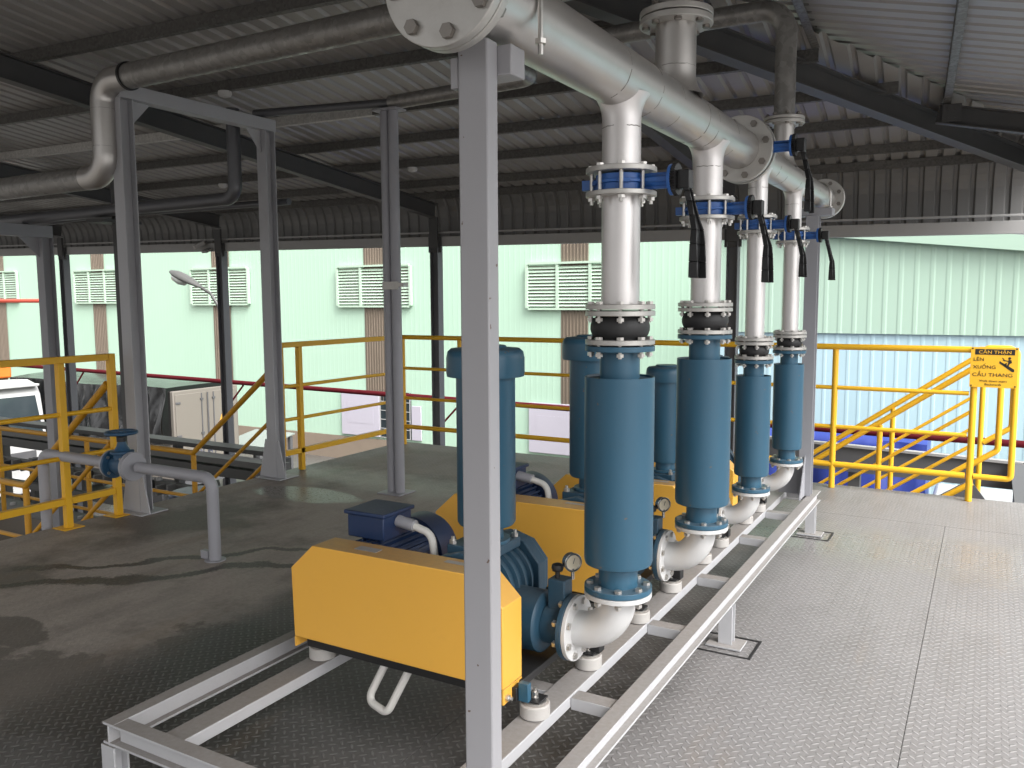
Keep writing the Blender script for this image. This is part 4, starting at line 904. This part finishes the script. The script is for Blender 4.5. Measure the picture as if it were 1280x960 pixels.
for a, d, lab in ((.37, 3.95, 'small white round lamp under the roof above the portal frame'), (.52, 1.45, 'small white round lamp under the roof near the grey post'), (-2.15, 1.45, 'small white round lamp under the roof left of the portal post')):
    P0 = W(a, d, farz(d) - .085); c = thing('roof_lamp', lab, 'lamp', P0)
    b = MB(); b.lathe([(.05, -.002), (.055, -.02), (.045, -.04), (.02, -.05)], P0, (0, 0, 1), 20); b.build('cover', M['white'], c, smooth=60)
P0 = W(-3.95, .03, 2.36); c = thing('eave_floodlight', 'small grey floodlight on the eave channel left of the street lamp column', 'lamp', P0)
b = MB(); b.bar(W(-3.95, .05, 2.34), W(-4.02, .16, 2.27), .13, .06); b.build('housing', M['eave'], c, .004); b = MB(); b.bar(W(-3.86, .03, 2.25), W(-3.86, .13, 2.20), .10, .03); b.build('bracket', M['eave'], c)

# ------------------------------------------------------------------ warehouses
def ribwall(b, x0, x1, y, z0, z1, pitch, h, topf=None):
    prev = None
    for x, d in ribs(x0, x1, pitch, h):
        zt_ = topf(x) if topf else z1
        col = [b.bm.verts.new((x, y - d, z0)), b.bm.verts.new((x, y - d, zt_))]
        if prev: b.bm.faces.new([prev[0], col[0], col[1], prev[1]])
        prev = col
WY = 26
t = thing('warehouse', 'long pale green sheet-metal warehouse with louvres behind the yard', 'building', (-30, WY, GZ))
b = MB(); ribwall(b, -75, -2.8, WY, -4.05, 9, .22, .0025); b.build('wall', M['green'], t, smooth=0)
b = MB(); b.box(-75, -2.8, WY + .03, WY + 14, -4.9, 9); b.box(-75.3, -2.5, WY - .2, WY + 14.2, 9, 9.3); b.build('body', M['green'], t, smooth=0)
b = MB(); b.box(-75, -2.8, WY - .06, WY + .3, GZ, -4.06); b.build('plinth', M['concrete'], t, smooth=0)
for i in range(5):
    cx = -12.38 - 8.73 * i; zl = .0
    b = MB(); ribwall(b, cx - .52, cx + .52, WY - .03, -2.55, 9, .13, .03); b.build('skylight_strip', M['strip'], t, smooth=0)
    x0, x1, z0, z1 = cx - 1.82, cx + 1.82, 1.25 + i * .09, 2.66 + i * .10
    b = MB(); y = WY - .16
    for xx in (x0, cx - .62, cx + .62, x1): b.box(xx - .05, xx + .05, y, y + .12, z0 - .05, z1 + .05)
    b.box(x0 + .052, x1 - .052, y - .02, y + .12, z1 + .05, z1 + .12); b.box(x0 + .052, x1 - .052, y, y + .12, z0 - .12, z0 - .05)
    lv = b.build('louvre_frame', M['louvre'], t)
    b = MB(); n = 12
    for k_ in range(n):
        z = z0 + (z1 - z0) * (k_ + .5) / n; b.hexa([(x0, y + .03, z - .05), (x1, y + .03, z - .05), (x1, y + .04, z - .05), (x0, y + .04, z - .05), (x0, y + .10, z + .03), (x1, y + .10, z + .03), (x1, y + .11, z + .03), (x0, y + .11, z + .03)])
    b.build('louvre_blades', M['louvre'], lv, smooth=0)
    b = MB(); b.box(x0, x1, y + .125, y + .135, z0, z1); b.build('louvre_back', M['strip'], lv, smooth=0)
for (x0, x1, z0, z1) in ((-22.9, -20.95, -3.95, -2.15), (-14.15, -12.2, -3.95, -2.15), (-31.4, -29.2, -3.9, -2.2), (-43.5, -41, -3.9, -1.9)):
    b = MB(); b.box(x0, x1, WY - .10, WY - .04, z0, z1); d = b.build('door', M['door'], t, .01)
    b = MB(); b.box(x0 + .3, x1 - .3, WY - .106, WY - .1005, z0 + .5, z1 - .45); b.build('door_panel', M['door'], d)
b = MB(); b.box(-20.94, -19.4, WY - .055, WY - .04, -3.95, -2.10); w_ = b.build('window', M['glass'], t, smooth=0)
b = MB()
for k_ in range(5): b.box(-20.94 + k_ * .37, -20.90 + k_ * .37, WY - .075, WY - .056, -3.95, -2.10)
for k_ in range(6): b.box(-20.94, -19.4, WY - .078, WY - .0755, -3.95 + k_ * .36, -3.92 + k_ * .36)
b.build('window_bars', M['truckwhite'], w_, smooth=0)
b = MB(); b.box(-19.35, -18.9, WY - .10, WY - .04, -3.95, -2.6); b.build('door', M['door'], t, .01)

t = thing('warehouse', 'nearer ribbed warehouse, soft green above and pale blue below, at the right', 'building', (2, 16, GZ))
BY = 16.0
def gable(x): return 2.60 - .115 * (x + 2.18) if x > -30 else 6
b = MB(); ribwall(b, -4.75, 16, BY, .86, 0, .245, .007, lambda x: gable(x)); b.build('upper_wall', M['greenr'], t, smooth=0)
b = MB(); ribwall(b, -4.75, 16, BY + .05, GZ, .90, .20, .006); b.build('lower_wall', M['bluew'], t, smooth=0)
b = MB(); b.hexa([(-4.75, BY - .10, gable(-4.75)), (16, BY - .10, gable(16)), (16, BY + 9, gable(16)), (-4.75, BY + 9, gable(-4.75)), (-4.75, BY - .10, gable(-4.75) + .16), (16, BY - .10, gable(16) + .16), (16, BY + 9, gable(16) + .16), (-4.75, BY + 9, gable(-4.75) + .16)]); b.build('roof', M['greenr'], t, smooth=0)
b = MB(); b.hexa([(-4.75, BY - .16, gable(-4.75) - .06), (16, BY - .16, gable(16) - .06), (16, BY - .105, gable(16) - .06), (-4.75, BY - .105, gable(-4.75) - .06), (-4.75, BY - .16, gable(-4.75) + .19), (16, BY - .16, gable(16) + .19), (16, BY - .105, gable(16) + .19), (-4.75, BY - .105, gable(-4.75) + .19)]); b.build('verge_trim', M['greenr'], t, smooth=0)
b = MB(); b.box(-4.75, -4.70, BY + .06, BY + 9, GZ, 2.5); b.build('end_wall', M['greenr'], t, smooth=0)

# ------------------------------------------------------------------ red pipes, lamp, conveyor, trough
def redz(x): return -.475 - .0108 * (x - .5)
t = thing('red_pipe', 'long dark red fire pipe crossing the yard in front of the warehouses', 'pipe', (-10, 13, GZ))
MB().tube([(-34, 13, redz(-34)), (9, 13, redz(9))], .05, 14).build('pipe', M['red'], t)
for x in (-20.62, -14.83, -9.05, -3.48, 3.5):
    MB().cyl((x, 13, GZ), (x, 13, redz(x) - .05), .035, 10).build('support', M['trough'], t)
    b = MB(); b.bar((x, 13, redz(x) - .55), (x + .5, 13, redz(x) - .06), .03, .03); b.build('brace', M['red'], t)
t = thing('red_pipe', 'thin light red pipe ending above the railing at the left edge', 'pipe', (-26, 15, 1.5))
MB().tube([(-40, 15, 1.60), (-24.62, 15, 1.53)], .06, 12).build('pipe', M['redlite'], t); MB().ring((-24.72, 15, 1.53), (1, 0, 0), .05, .11, .09).build('end_collar', M['redlite'], t)
MB().cyl((-34, 15, GZ), (-34, 15, 1.5), .08, 12).build('support', M['redlite'], t)

t = thing('street_lamp', 'grey cobra-head street lamp reaching out beside an eave column', 'street lamp', (-11.47, 10, GZ))
MB().tube([(-11.47, 10, GZ), (-11.48, 10, .8), (-11.48, 10, 1.18), (-11.56, 10, 1.42), (-11.74, 10, 1.63), (-12.02, 10, 1.76)], [.07, .045, .032, .028, .026, .026], 14).build('pole', M['lampgrey'], t, smooth=60)
b = MB(); a, d = V((-11.98, 10, 1.74)), V((-.80, 0, .30)).normalized()
b.lathe([(.045, 0), (.075, .10), (.115, .26), (.135, .48), (.12, .66), (.06, .80), (.01, .83)], (0, 0, 0), (0, 0, 1), 24)
for v in b.bm.verts: v.co = V((v.co.x * .9, v.co.y * .62 if v.co.y > 0 else v.co.y * .38, v.co.z))
mt = Matrix.Translation(a) @ Matrix(((d.x, 0, 0, 0), (0, 1, 0, 0), (d.z, 0, 1, 0), (0, 0, 0, 1)))
up = V((.30, 0, .80)).normalized()
for v in b.bm.verts: c0 = v.co.copy(); v.co = a + d * c0.z + V((0, 1, 0)) * c0.x + up * c0.y
b.build('lamp_head', M['lampgrey'], t, smooth=60)
b = MB(); b.lathe([(.02, .36), (.09, .42), (.115, .54), (.10, .68), (.03, .76)], (0, 0, 0), (0, 0, 1), 20)
for v in b.bm.verts: c0 = v.co.copy(); v.co = a + d * c0.z + V((0, 1, 0)) * c0.x * .95 + up * (c0.y * (.1 if c0.y > 0 else 1.0) - .03)
b.build('lamp_cover', M['lampglass'], t, smooth=60)

# conveyor gallery below the left railing
t = thing('conveyor_gallery', 'long grey covered conveyor below the deck at the left', 'conveyor', (-12, 7.4, -.8))
def cbeam(y, z, x0, x1, w, h, mat, nm): b = MB(); b.box(x0, x1, y - w / 2, y + w / 2, z - h / 2, z + h / 2); b.build(nm, M[mat], t, .004)
cbeam(7.5, -.58, -24, -7.62, .25, .08, 'traylite', 'top_cover'); cbeam(7.46, -.715, -24, -7.7, .18, .13, 'tray', 'side_beam'); cbeam(7.85, -.50, -24, -8.0, .25, .06, 'tray', 'rear_cover')
cbeam(7.15, -.93, -24, -7.4, .10, .08, 'traylite', 'lower_tray'); cbeam(6.9, -1.18, -24, -7.0, .08, .10, 'tray', 'lower_tray'); cbeam(6.6, -1.42, -24, -6.9, .4, .05, 'traylite', 'walkway'); cbeam(7.0, -1.75, -24, -7.0, .7, .16, 'tray', 'belt_bed')
for k_ in range(44):
    x = -7.6 - k_ * .22; b = MB(); b.box(x - .02, x + .02, 6.96, 7.09, -.99 - (k_ % 3) * .02, -.90 + (k_ % 2) * .03); b.build('cross_rung', M['traylite' if k_ % 3 else 'black'], t)
for x in (-7.9, -10, -12.2, -14.4, -16.6):
    b = MB(); b.box(x - .05, x + .05, 6.98, 7.08, GZ, -.80); b.box(x - .05, x + .05, 7.78, 7.88, GZ, -.54); b.box(x - .04, x + .04, 7.09, 7.77, -.90, -.80); b.build('trestle', M['tray'], t)
random.seed(3)
for k_ in range(26):
    x = random.uniform(-14, -7.5); y, z = random.choice(((7.15, -.889), (6.9, -1.129), (6.6, -1.394))); q_ = random.uniform(.02, .05); b = MB(); b.lathe([(q_, 0), (q_ * .9, q_ * .8), (q_ * .2, q_)], (x, y + random.uniform(-.02, .02), z), (0, 0, 1), 10); b.build('roller_cap', M['troughlip'], t)
t = thing('junction_box', 'dark green-black control box at the end of the conveyor', 'control box', (-7.55, 7.25, -.75))
b = MB(); b.box(-7.74, -7.38, 7.13, 7.36, -.76, -.55); b.build('housing', M['trough'], t, .01); b = MB(); b.box(-7.60, -7.51, 7.126, 7.129, -.67, -.64); b.build('label_plate', M['troughlip'], t); b = MB(); b.cyl((-7.56, 7.25, GZ), (-7.56, 7.25, -.765), .035, 12); b.build('stand', M['trough'], t)
t = thing('blue_drum', 'dark blue drum standing below the deck behind the portal post', 'drum', (-7.6, 6.2, GZ))
b = MB(); b.lathe([(.30, -1.75), (.31, -1.73), (.31, -1.3), (.325, -1.28), (.31, -1.26), (.31, -.9), (.325, -.88), (.31, -.86), (.31, -.62), (.29, -.60)], (-7.55, 6.15, 0), (0, 0, 1), 32); b.build('shell', M['navy'], t); b = MB(); b.cyl((-7.55, 6.15, GZ), (-7.55, 6.15, -1.751), .25, 20); b.build('stand', M['trough'], t)
# pipes under the conveyor, dark clutter
t = thing('pipe_rack', 'low rack of dark pipes on the ground under the conveyor', 'pipe rack', (-12, 7.4, GZ))
for k_, (y, z, r_, m_) in enumerate(((7.0, -2.9, .09, 'pipegrey'), (7.3, -2.95, .06, 'rust'), (7.6, -3.0, .08, 'pipedark'), (6.5, -2.6, .07, 'pipegrey'), (6.1, -3.2, .12, 'rust'))):
    MB().tube([(-24, y, z), (-8.3, y, z)], r_, 14).build('pipe', M[m_], t)
for x in (-8.6, -12, -16): b = MB(); b.box(x - .05, x + .05, 5.9, 7.8, -3.5, -3.35); b.box(x - .05, x + .05, 5.95, 6.05, GZ, -3.5); b.box(x - .05, x + .05, 7.6, 7.7, GZ, -3.5); b.build('trestle', M['rust'], t)

# right: trough, blue tarp stack, handrail pipe
t = thing('steel_trough', 'dark grey open trough with pale lip beyond the right-hand stairs', 'trough', (-1, 9.5, -.4))
def tr(x0, x1, y0, y1, z0, z1, m_, nm): b = MB(); b.box(x0, x1, y0, y1, z0, z1); b.build(nm, M[m_], t, .003)
b = MB(); b.hexa([(-3.45, 9.5, -.33), (3, 9.5, -.46), (3, 9.54, -.46), (-3.45, 9.54, -.33), (-3.45, 9.5, -.045), (3, 9.5, -.22), (3, 9.54, -.22), (-3.45, 9.54, -.045)]); b.build('front_wall', M['trough'], t)
b = MB(); b.hexa([(-3.45, 9.47, -.044), (3, 9.47, -.219), (3, 9.56, -.219), (-3.45, 9.56, -.044), (-3.45, 9.47, -.018), (3, 9.47, -.193), (3, 9.56, -.193), (-3.45, 9.56, -.018)]); b.build('lip', M['troughlip'], t)
tr(.28, .32, 6.4 + .66, 9.46, -.75, -.16, 'trough', 'return_wall'); tr(.24, .36, 7.06, 9.46, -.158, -.135, 'trough', 'return_lip'); tr(.33, 3.0, 7.2, 9.46, -.23, -.20, 'trough', 'trough_floor')
for x in (-3.3, -1.2, .6): tr(x - .06, x + .06, 9.56, 9.68, GZ, -.20, 'trough', 'leg')
def tarp(name, lab, cat, x0, x1, y0, y1, z0, z1, mat, seed, amp=.12, nx=40, nz=16, sag=.1, grp=None):
    random.seed(seed); import mathutils
    b = MB(); ph = [(random.uniform(.5, 6), random.uniform(0, 6), random.uniform(-.9, .9)) for _ in range(9)]
    def w(u, v): return sum((1 - 2 * abs(math.sin(f * u * 1.5 + p + g * v * 3)) ** .7) / (1 + f * .5) for f, p, g in ph) * amp * .33 * (1.2 - v)
    t = thing(name, lab, cat, ((x0 + x1) / 2, (y0 + y1) / 2, z0), grp)
    def grid(f, n1, n2):
        g = [[b.bm.verts.new(f(i / n1, j / n2)) for j in range(n2 + 1)] for i in range(n1 + 1)]
        for i in range(n1):
            for j in range(n2): b.bm.faces.new([g[i][j], g[i + 1][j], g[i + 1][j + 1], g[i][j + 1]])
    L = x1 - x0; D = y1 - y0
    def top(u, v): return z1 - sag * (1 - math.sin(math.pi * v)) + .03 * math.sin(u * 9 + v * 4)
    grid(lambda u, v: (x0 + L * u, y0 + w(u * L, v) - .05 * (1 - v), z0 + (top(u, 0) - z0) * v), nx, nz)
    grid(lambda u, v: (x0 + L * u, y0 + w(u * L, 1) * (1 - v) + D * v, top(u, v)), nx, 8)
    grid(lambda u, v: (x0 + L * u, y1, z0 + (top(u, 1) - z0) * v), nx, 4)
    grid(lambda u, v: (x1, y0 + w(L, v) * (1 - u) + D * u, z0 + (top(1, u) - z0) * v), 8, nz)
    grid(lambda u, v: (x0, y0 + w(0, v) * (1 - u) + D * u, z0 + (top(0, u) - z0) * v), 8, nz)
    bmesh.ops.remove_doubles(b.bm, verts=b.bm.verts, dist=.004)
    o = b.build('cover', mat, t, smooth=60); return t
t = tarp('covered_load', 'load wrapped in a bright blue tarpaulin behind the right-hand stairs', 'covered load', -4.95, -.7, 13.4, 14.3, -2.7, -.55, M['utarp'], 11, .34, 90, 24)
b = MB(); b.box(-4.8, -.8, 13.6, 14.25, GZ + .5, -2.72); b.build('pallet', M['trough'], t)
t = thing('grey_handrail', 'grey tubular handrail below the deck in front of the blue tarpaulin', 'railing', (-1, 9.2, -1))
MB().tube(fillet([(-1.45, 9.0, -1.6), (-1.45, 9.0, -.50), (.05, 9.0, -.66)], .08, 6), .03, 12).build('top_rail', M['pipegrey'], t, smooth=60)
for x in (-1.0, -.3): MB().cyl((x, 9.0, -1.6), (x, 9.0, -.60), .022, 12).build('post', M['pipegrey'], t)
t = thing('yard_truck', 'white truck corner with an orange lamp glimpsed under the right-hand stairs', 'truck', (.6, 12.4, GZ))
b = MB(); b.box(-.6, 1.6, 12.0, 14.0, -3.9, -1.30); b.build("cab", M["truckwhite"], t, .06); b = MB(); b.box(-.42, -.2, 11.975, 11.999, -1.75, -1.55); b.build('lamp', M['orangel'], t)
for x in (-.1, 1.2):
    b = MB(); b.cyl((x, 11.95, GZ + .5), (x, 12.25, GZ + .5), .5, 28); b.build('wheel', M['rubber'], t, .03)
b = MB(); b.box(-.5, 1.6, 12.3, 14.0, -4.4, -3.91); b.build('chassis', M['trough'], t)

# ------------------------------------------------------------------ trucks in the yard
t = thing('box_truck', 'cream box truck under a black tarpaulin, its rear doors facing right', 'truck', (-24, 17.2, GZ))
bx0, bx1, by0, by1, bz0, bz1 = -28.6, -20.5, 15.95, 18.35, -3.75, -1.12
b = MB(); b.box(bx0, bx1, by0, by1, bz0, bz1); bd = b.build('box', M['truckbox'], t, .02)
b = MB()
for (y0, y1) in ((by0 + .06, by0 + 1.15), (by0 + 1.25, by1 - .06)): b.box(bx1 + .002, bx1 + .03, y0, y1, bz0 + .08, bz1 - .10)
dr = b.build('rear_door', M['truckbox'], t, .008)
b = MB()
for y in (by0 + .98, by0 + 1.20, by0 + 1.42): b.cyl((bx1 + .045, y, bz0 + .1), (bx1 + .045, y, bz1 - .12), .018, 8)
for y in (by0 + .98, by0 + 1.42):
    for z in (bz0 + .5, bz0 + 1.3, bz1 - .3): b.box(bx1 + .03, bx1 + .07, y - .05, y + .05, z - .03, z + .03)
for z in (bz0 + .5, bz0 + 1.3, bz1 - .35): b.box(bx1 + .03, bx1 + .05, by0 + .06, by0 + .22, z - .03, z + .03)
b.build('lock_rod', M['trough'], dr)
b = MB(); b.prism([(bx1 + .031, by0 + 1.62, bz0 + 1.55), (bx1 + .031, by0 + 1.98, bz0 + 1.55), (bx1 + .031, by0 + 1.80, bz0 + 1.95)], (.004, 0, 0)); b.build('warning_triangle', M['orangel'], dr)
q = text('99C-036.75', bx1 + .034, bz0 + .62, .26, M['navy'], dr, 'plate_number', y=by0 + .28, rot=(R(90), 0, R(90)), sx=.85)
# black tarpaulin over roof and upper side
tb = tarp('truck_tarpaulin', 'glossy black tarpaulin draped over the cream box truck', 'tarpaulin', bx0 + .05, bx1 - .12, by0 - .10, by1 + .05, bz0 + 1.12, bz1 + .16, M['btarp'], 5, .30, 150, 26, .06)
b = MB(); b.box(bx0, bx1, by0 + .3, by1 - .3, bz0 - .25, bz0 - .01); b.build('chassis', M['trough'], t)
for x in (-21.8, -22.9, -27.5):
    for y in (by0 + .25, by1 - .25):
        b = MB(); b.lathe([(.30, -.14), (.48, -.14), (.52, -.10), (.52, .10), (.48, .14), (.30, .14)], (x, y, GZ + .52), (0, 1, 0), 28); wh = b.build('wheel', M['rubber'], t); b = MB(); b.cyl((x, y - .12, GZ + .52), (x, y + .12, GZ + .52), .29, 20); b.build('rim', M['flange'], wh)
b = MB(); b.box(-30.3, -28.75, by0 + .05, by1 - .05, -4.2, -1.9); b.build('cab', M['truckwhite'], t, .12, seg=4)

def cab(x, y, lab, glasscard):
    t = thing('truck_cab', lab, 'truck', (x, y, GZ))
    # cab front faces +X towards the deck
    w = 2.4; L = 1.9; z0, z1 = -4.1, -.98
    prof = [(x - L, z0), (x - .02, z0), (x + .03, z0 + 1.05), (x - .04, z0 + 1.25), (x - .28, z1 - .42), (x - .45, z1 - .12), (x - .9, z1), (x - L, z1 - .05)]
    b = MB(); b.prism([(px, y - w / 2, pz) for px, pz in prof], (0, w, 0)); b.build('cab_body', M['truckwhite'], t, .07, seg=4)
    n = V((z1 - .42 - (z0 + 1.25), 0, .24)).normalized()
    a0, a1 = V((x - .05, 0, z0 + 1.30)), V((x - .272, 0, z1 - .47)); o_ = n * .012
    b = MB(); b.hexa([V((a0.x, y - 1.08, a0.z)) + o_ * .2, V((a0.x, y + 1.08, a0.z)) + o_ * .2, V((a0.x, y + 1.08, a0.z)) + o_, V((a0.x, y - 1.08, a0.z)) + o_, V((a1.x, y - 1.0, a1.z)) + o_ * .2, V((a1.x, y + 1.0, a1.z)) + o_ * .2, V((a1.x, y + 1.0, a1.z)) + o_, V((a1.x, y - 1.0, a1.z)) + o_]); g = b.build('windscreen', M['glass'], t)
    b = MB(); c0 = a0 + n * .018; b.box(c0.x - .03, c0.x - .02 + .02, y + .05, y + .35, c0.z + .04, c0.z + .26); b.build('paper_card', M['truckwhite'], g)
    if glasscard: b = MB(); b.box(c0.x - .03, c0.x, y + .45, y + .85, c0.z + .05, c0.z + .22); b.build('paper_card', M['grn'], g)
    b = MB(); b.hexa([(x - 1.35, y - 1.212, z0 + 1.35), (x - .35, y - 1.212, z0 + 1.35), (x - .35, y - 1.203, z0 + 1.35), (x - 1.35, y - 1.203, z0 + 1.35), (x - 1.35, y - 1.212, z1 - .5), (x - .52, y - 1.212, z1 - .5), (x - .52, y - 1.203, z1 - .5), (x - 1.35, y - 1.203, z1 - .5)]); b.build('side_window', M['glass'], t)
    b = MB(); b.box(x - .05, x + .12, y - w / 2 - .02, y + w / 2 + .02, z0 - .35, z0 + .18); b.build('bumper', M['truckwhite'], t, .04)
    for s in (-1, 1):
        b = MB(); b.box(x + .045, x + .065, y + s * .85 - .2, y + s * .85 + .2, z0 + .28, z0 + .46); b.build('headlight', M['lampglass'], t, .008)
        b = MB(); b.box(x - .30, x - .18, y + s * 1.42 - .1, y + s * 1.42 + .1, z0 + 1.4, z0 + 2.0); b.bar((x - .24, y + s * 1.2, z0 + 1.98), (x - .24, y + s * 1.34, z0 + 1.98), .03, .03); b.build('mirror', M['rubber'], t, .01)
        b = MB(); b.cyl((x - .9, y + s * 1.0 - .16, GZ + .5), (x - .9, y + s * 1.0 + .16, GZ + .5), .5, 26); b.build('wheel', M['rubber'], t, .03)
    b = MB(); b.box(x + .02, x + .05, y - .75, y + .75, z0 + .50, z0 + .95); b.build('grille', M['trough'], t, .01)
    b = MB(); b.box(x - .45, x - .15, y - 1.1, y + 1.1, z1 - .18, z1 - .10); b.build('sun_visor', M['truckwhite'], t, .02)
    b = MB(); b.box(x - 6, x - L - .1, y - .5, y + .5, -4.4, -4.15); b.build('chassis', M['trough'], t)
    return t
cab(-26.0, 14.3, 'white truck cab with a broad dark windscreen at the left edge', True)
t = thing('orange_load', 'orange tarpaulin-covered load behind the white truck cab at the left edge', 'covered load', (-31, 17, GZ))
t2 = None
b = MB(); b.box(-37, -32.6, 15.6, 18, -4.2, -1.05); b.build('cargo_body', M['rust'], t)
b = MB(); b.prism([(-37.05, 15.5, -1.40), (-37.05, 15.55, -.95), (-37.05, 16.2, -.72), (-37.05, 17.4, -.72), (-37.05, 18.1, -.95), (-37.05, 18.1, -1.40)], (4.55, 0, 0)); b.build('tarpaulin', M['otarp'], t, .08, seg=3)
for x in (-36, -34): b = MB(); b.cyl((x, 15.7, GZ + .5), (x, 17.9, GZ + .5), .5, 24); b.build('wheel', M['rubber'], t, .03)
t = thing('yard_shed', 'low lean-to roof of pale sheets beside the box truck', 'shed', (-21.6, 20, GZ))
b = MB(); b.hexa([(-22.6, 19.3, -3.40), (-20.7, 19.3, -3.40), (-20.7, 21.0, -3.10), (-22.6, 21.0, -3.10), (-22.6, 19.3, -3.36), (-20.7, 19.3, -3.36), (-20.7, 21.0, -3.06), (-22.6, 21.0, -3.06)]); b.build('roof', M['tray2'], t)
for x in (-22.5, -20.8): b = MB(); b.box(x - .06, x + .06, 19.4, 19.52, GZ, -3.41); b.box(x - .06, x + .06, 20.8, 20.92, GZ, -3.16); b.build('post', M['trough'], t)

# ------------------------------------------------------------------ camera, light, world
cam = bpy.data.cameras.new('camera'); co = bpy.data.objects.new('camera', cam); COL.objects.link(co)
cam.sensor_width = 36; cam.lens = 36 * 1040 / 1280; cam.clip_end = 2000; cam.clip_start = .05
pi_, ya, ro = R(5.8), R(29.8), R(-.3)
fw = V((-math.sin(ya) * math.cos(pi_), math.cos(ya) * math.cos(pi_), -math.sin(pi_))); rt = V((math.cos(ya), math.sin(ya), 0)); up = rt.cross(fw)
rt2 = rt * math.cos(ro) + up * math.sin(ro); up2 = -rt * math.sin(ro) + up * math.cos(ro)
mw = Matrix((( rt2.x, up2.x, -fw.x, 0), (rt2.y, up2.y, -fw.y, 0), (rt2.z, up2.z, -fw.z, 1.5), (0, 0, 0, 1))); co.matrix_world = mw
sc.camera = co
EL, AZ = R(50), R(112)       # sun azimuth measured from +Y towards +X
sun = bpy.data.lights.new('sun', 'SUN'); sun.energy = 1.0; sun.angle = R(30); sun.color = (1, .97, .93)
so = bpy.data.objects.new('sun', sun); COL.objects.link(so)
sd = V((math.sin(AZ) * math.cos(EL), math.cos(AZ) * math.cos(EL), math.sin(EL))); so.rotation_euler = sd.to_track_quat('Z', 'Y').to_euler()
so.location = (20, 0, 30)
w = bpy.data.worlds.new('World'); sc.world = w; w.use_nodes = True; t_ = w.node_tree
sky = t_.nodes.new('ShaderNodeTexSky'); sky.sky_type = 'NISHITA'; sky.sun_disc = False; sky.sun_elevation = EL; sky.sun_rotation = AZ; sky.dust_density = 6; sky.air_density = 1.2
hs = t_.nodes.new('ShaderNodeHueSaturation'); hs.inputs['Saturation'].default_value = .03; hs.inputs['Value'].default_value = 1.0
t_.links.new(sky.outputs[0], hs.inputs['Color']); bg = t_.nodes['Background']; t_.links.new(hs.outputs[0], bg.inputs[0]); bg.inputs[1].default_value = .15
sc.view_settings.view_transform = 'Standard'; sc.view_settings.look = 'None'; sc.view_settings.gamma = 1; sc.view_settings.use_curve_mapping = False
sc.view_settings.exposure = 1.5
sc.cycles.max_bounces = 8; sc.cycles.diffuse_bounces = 5
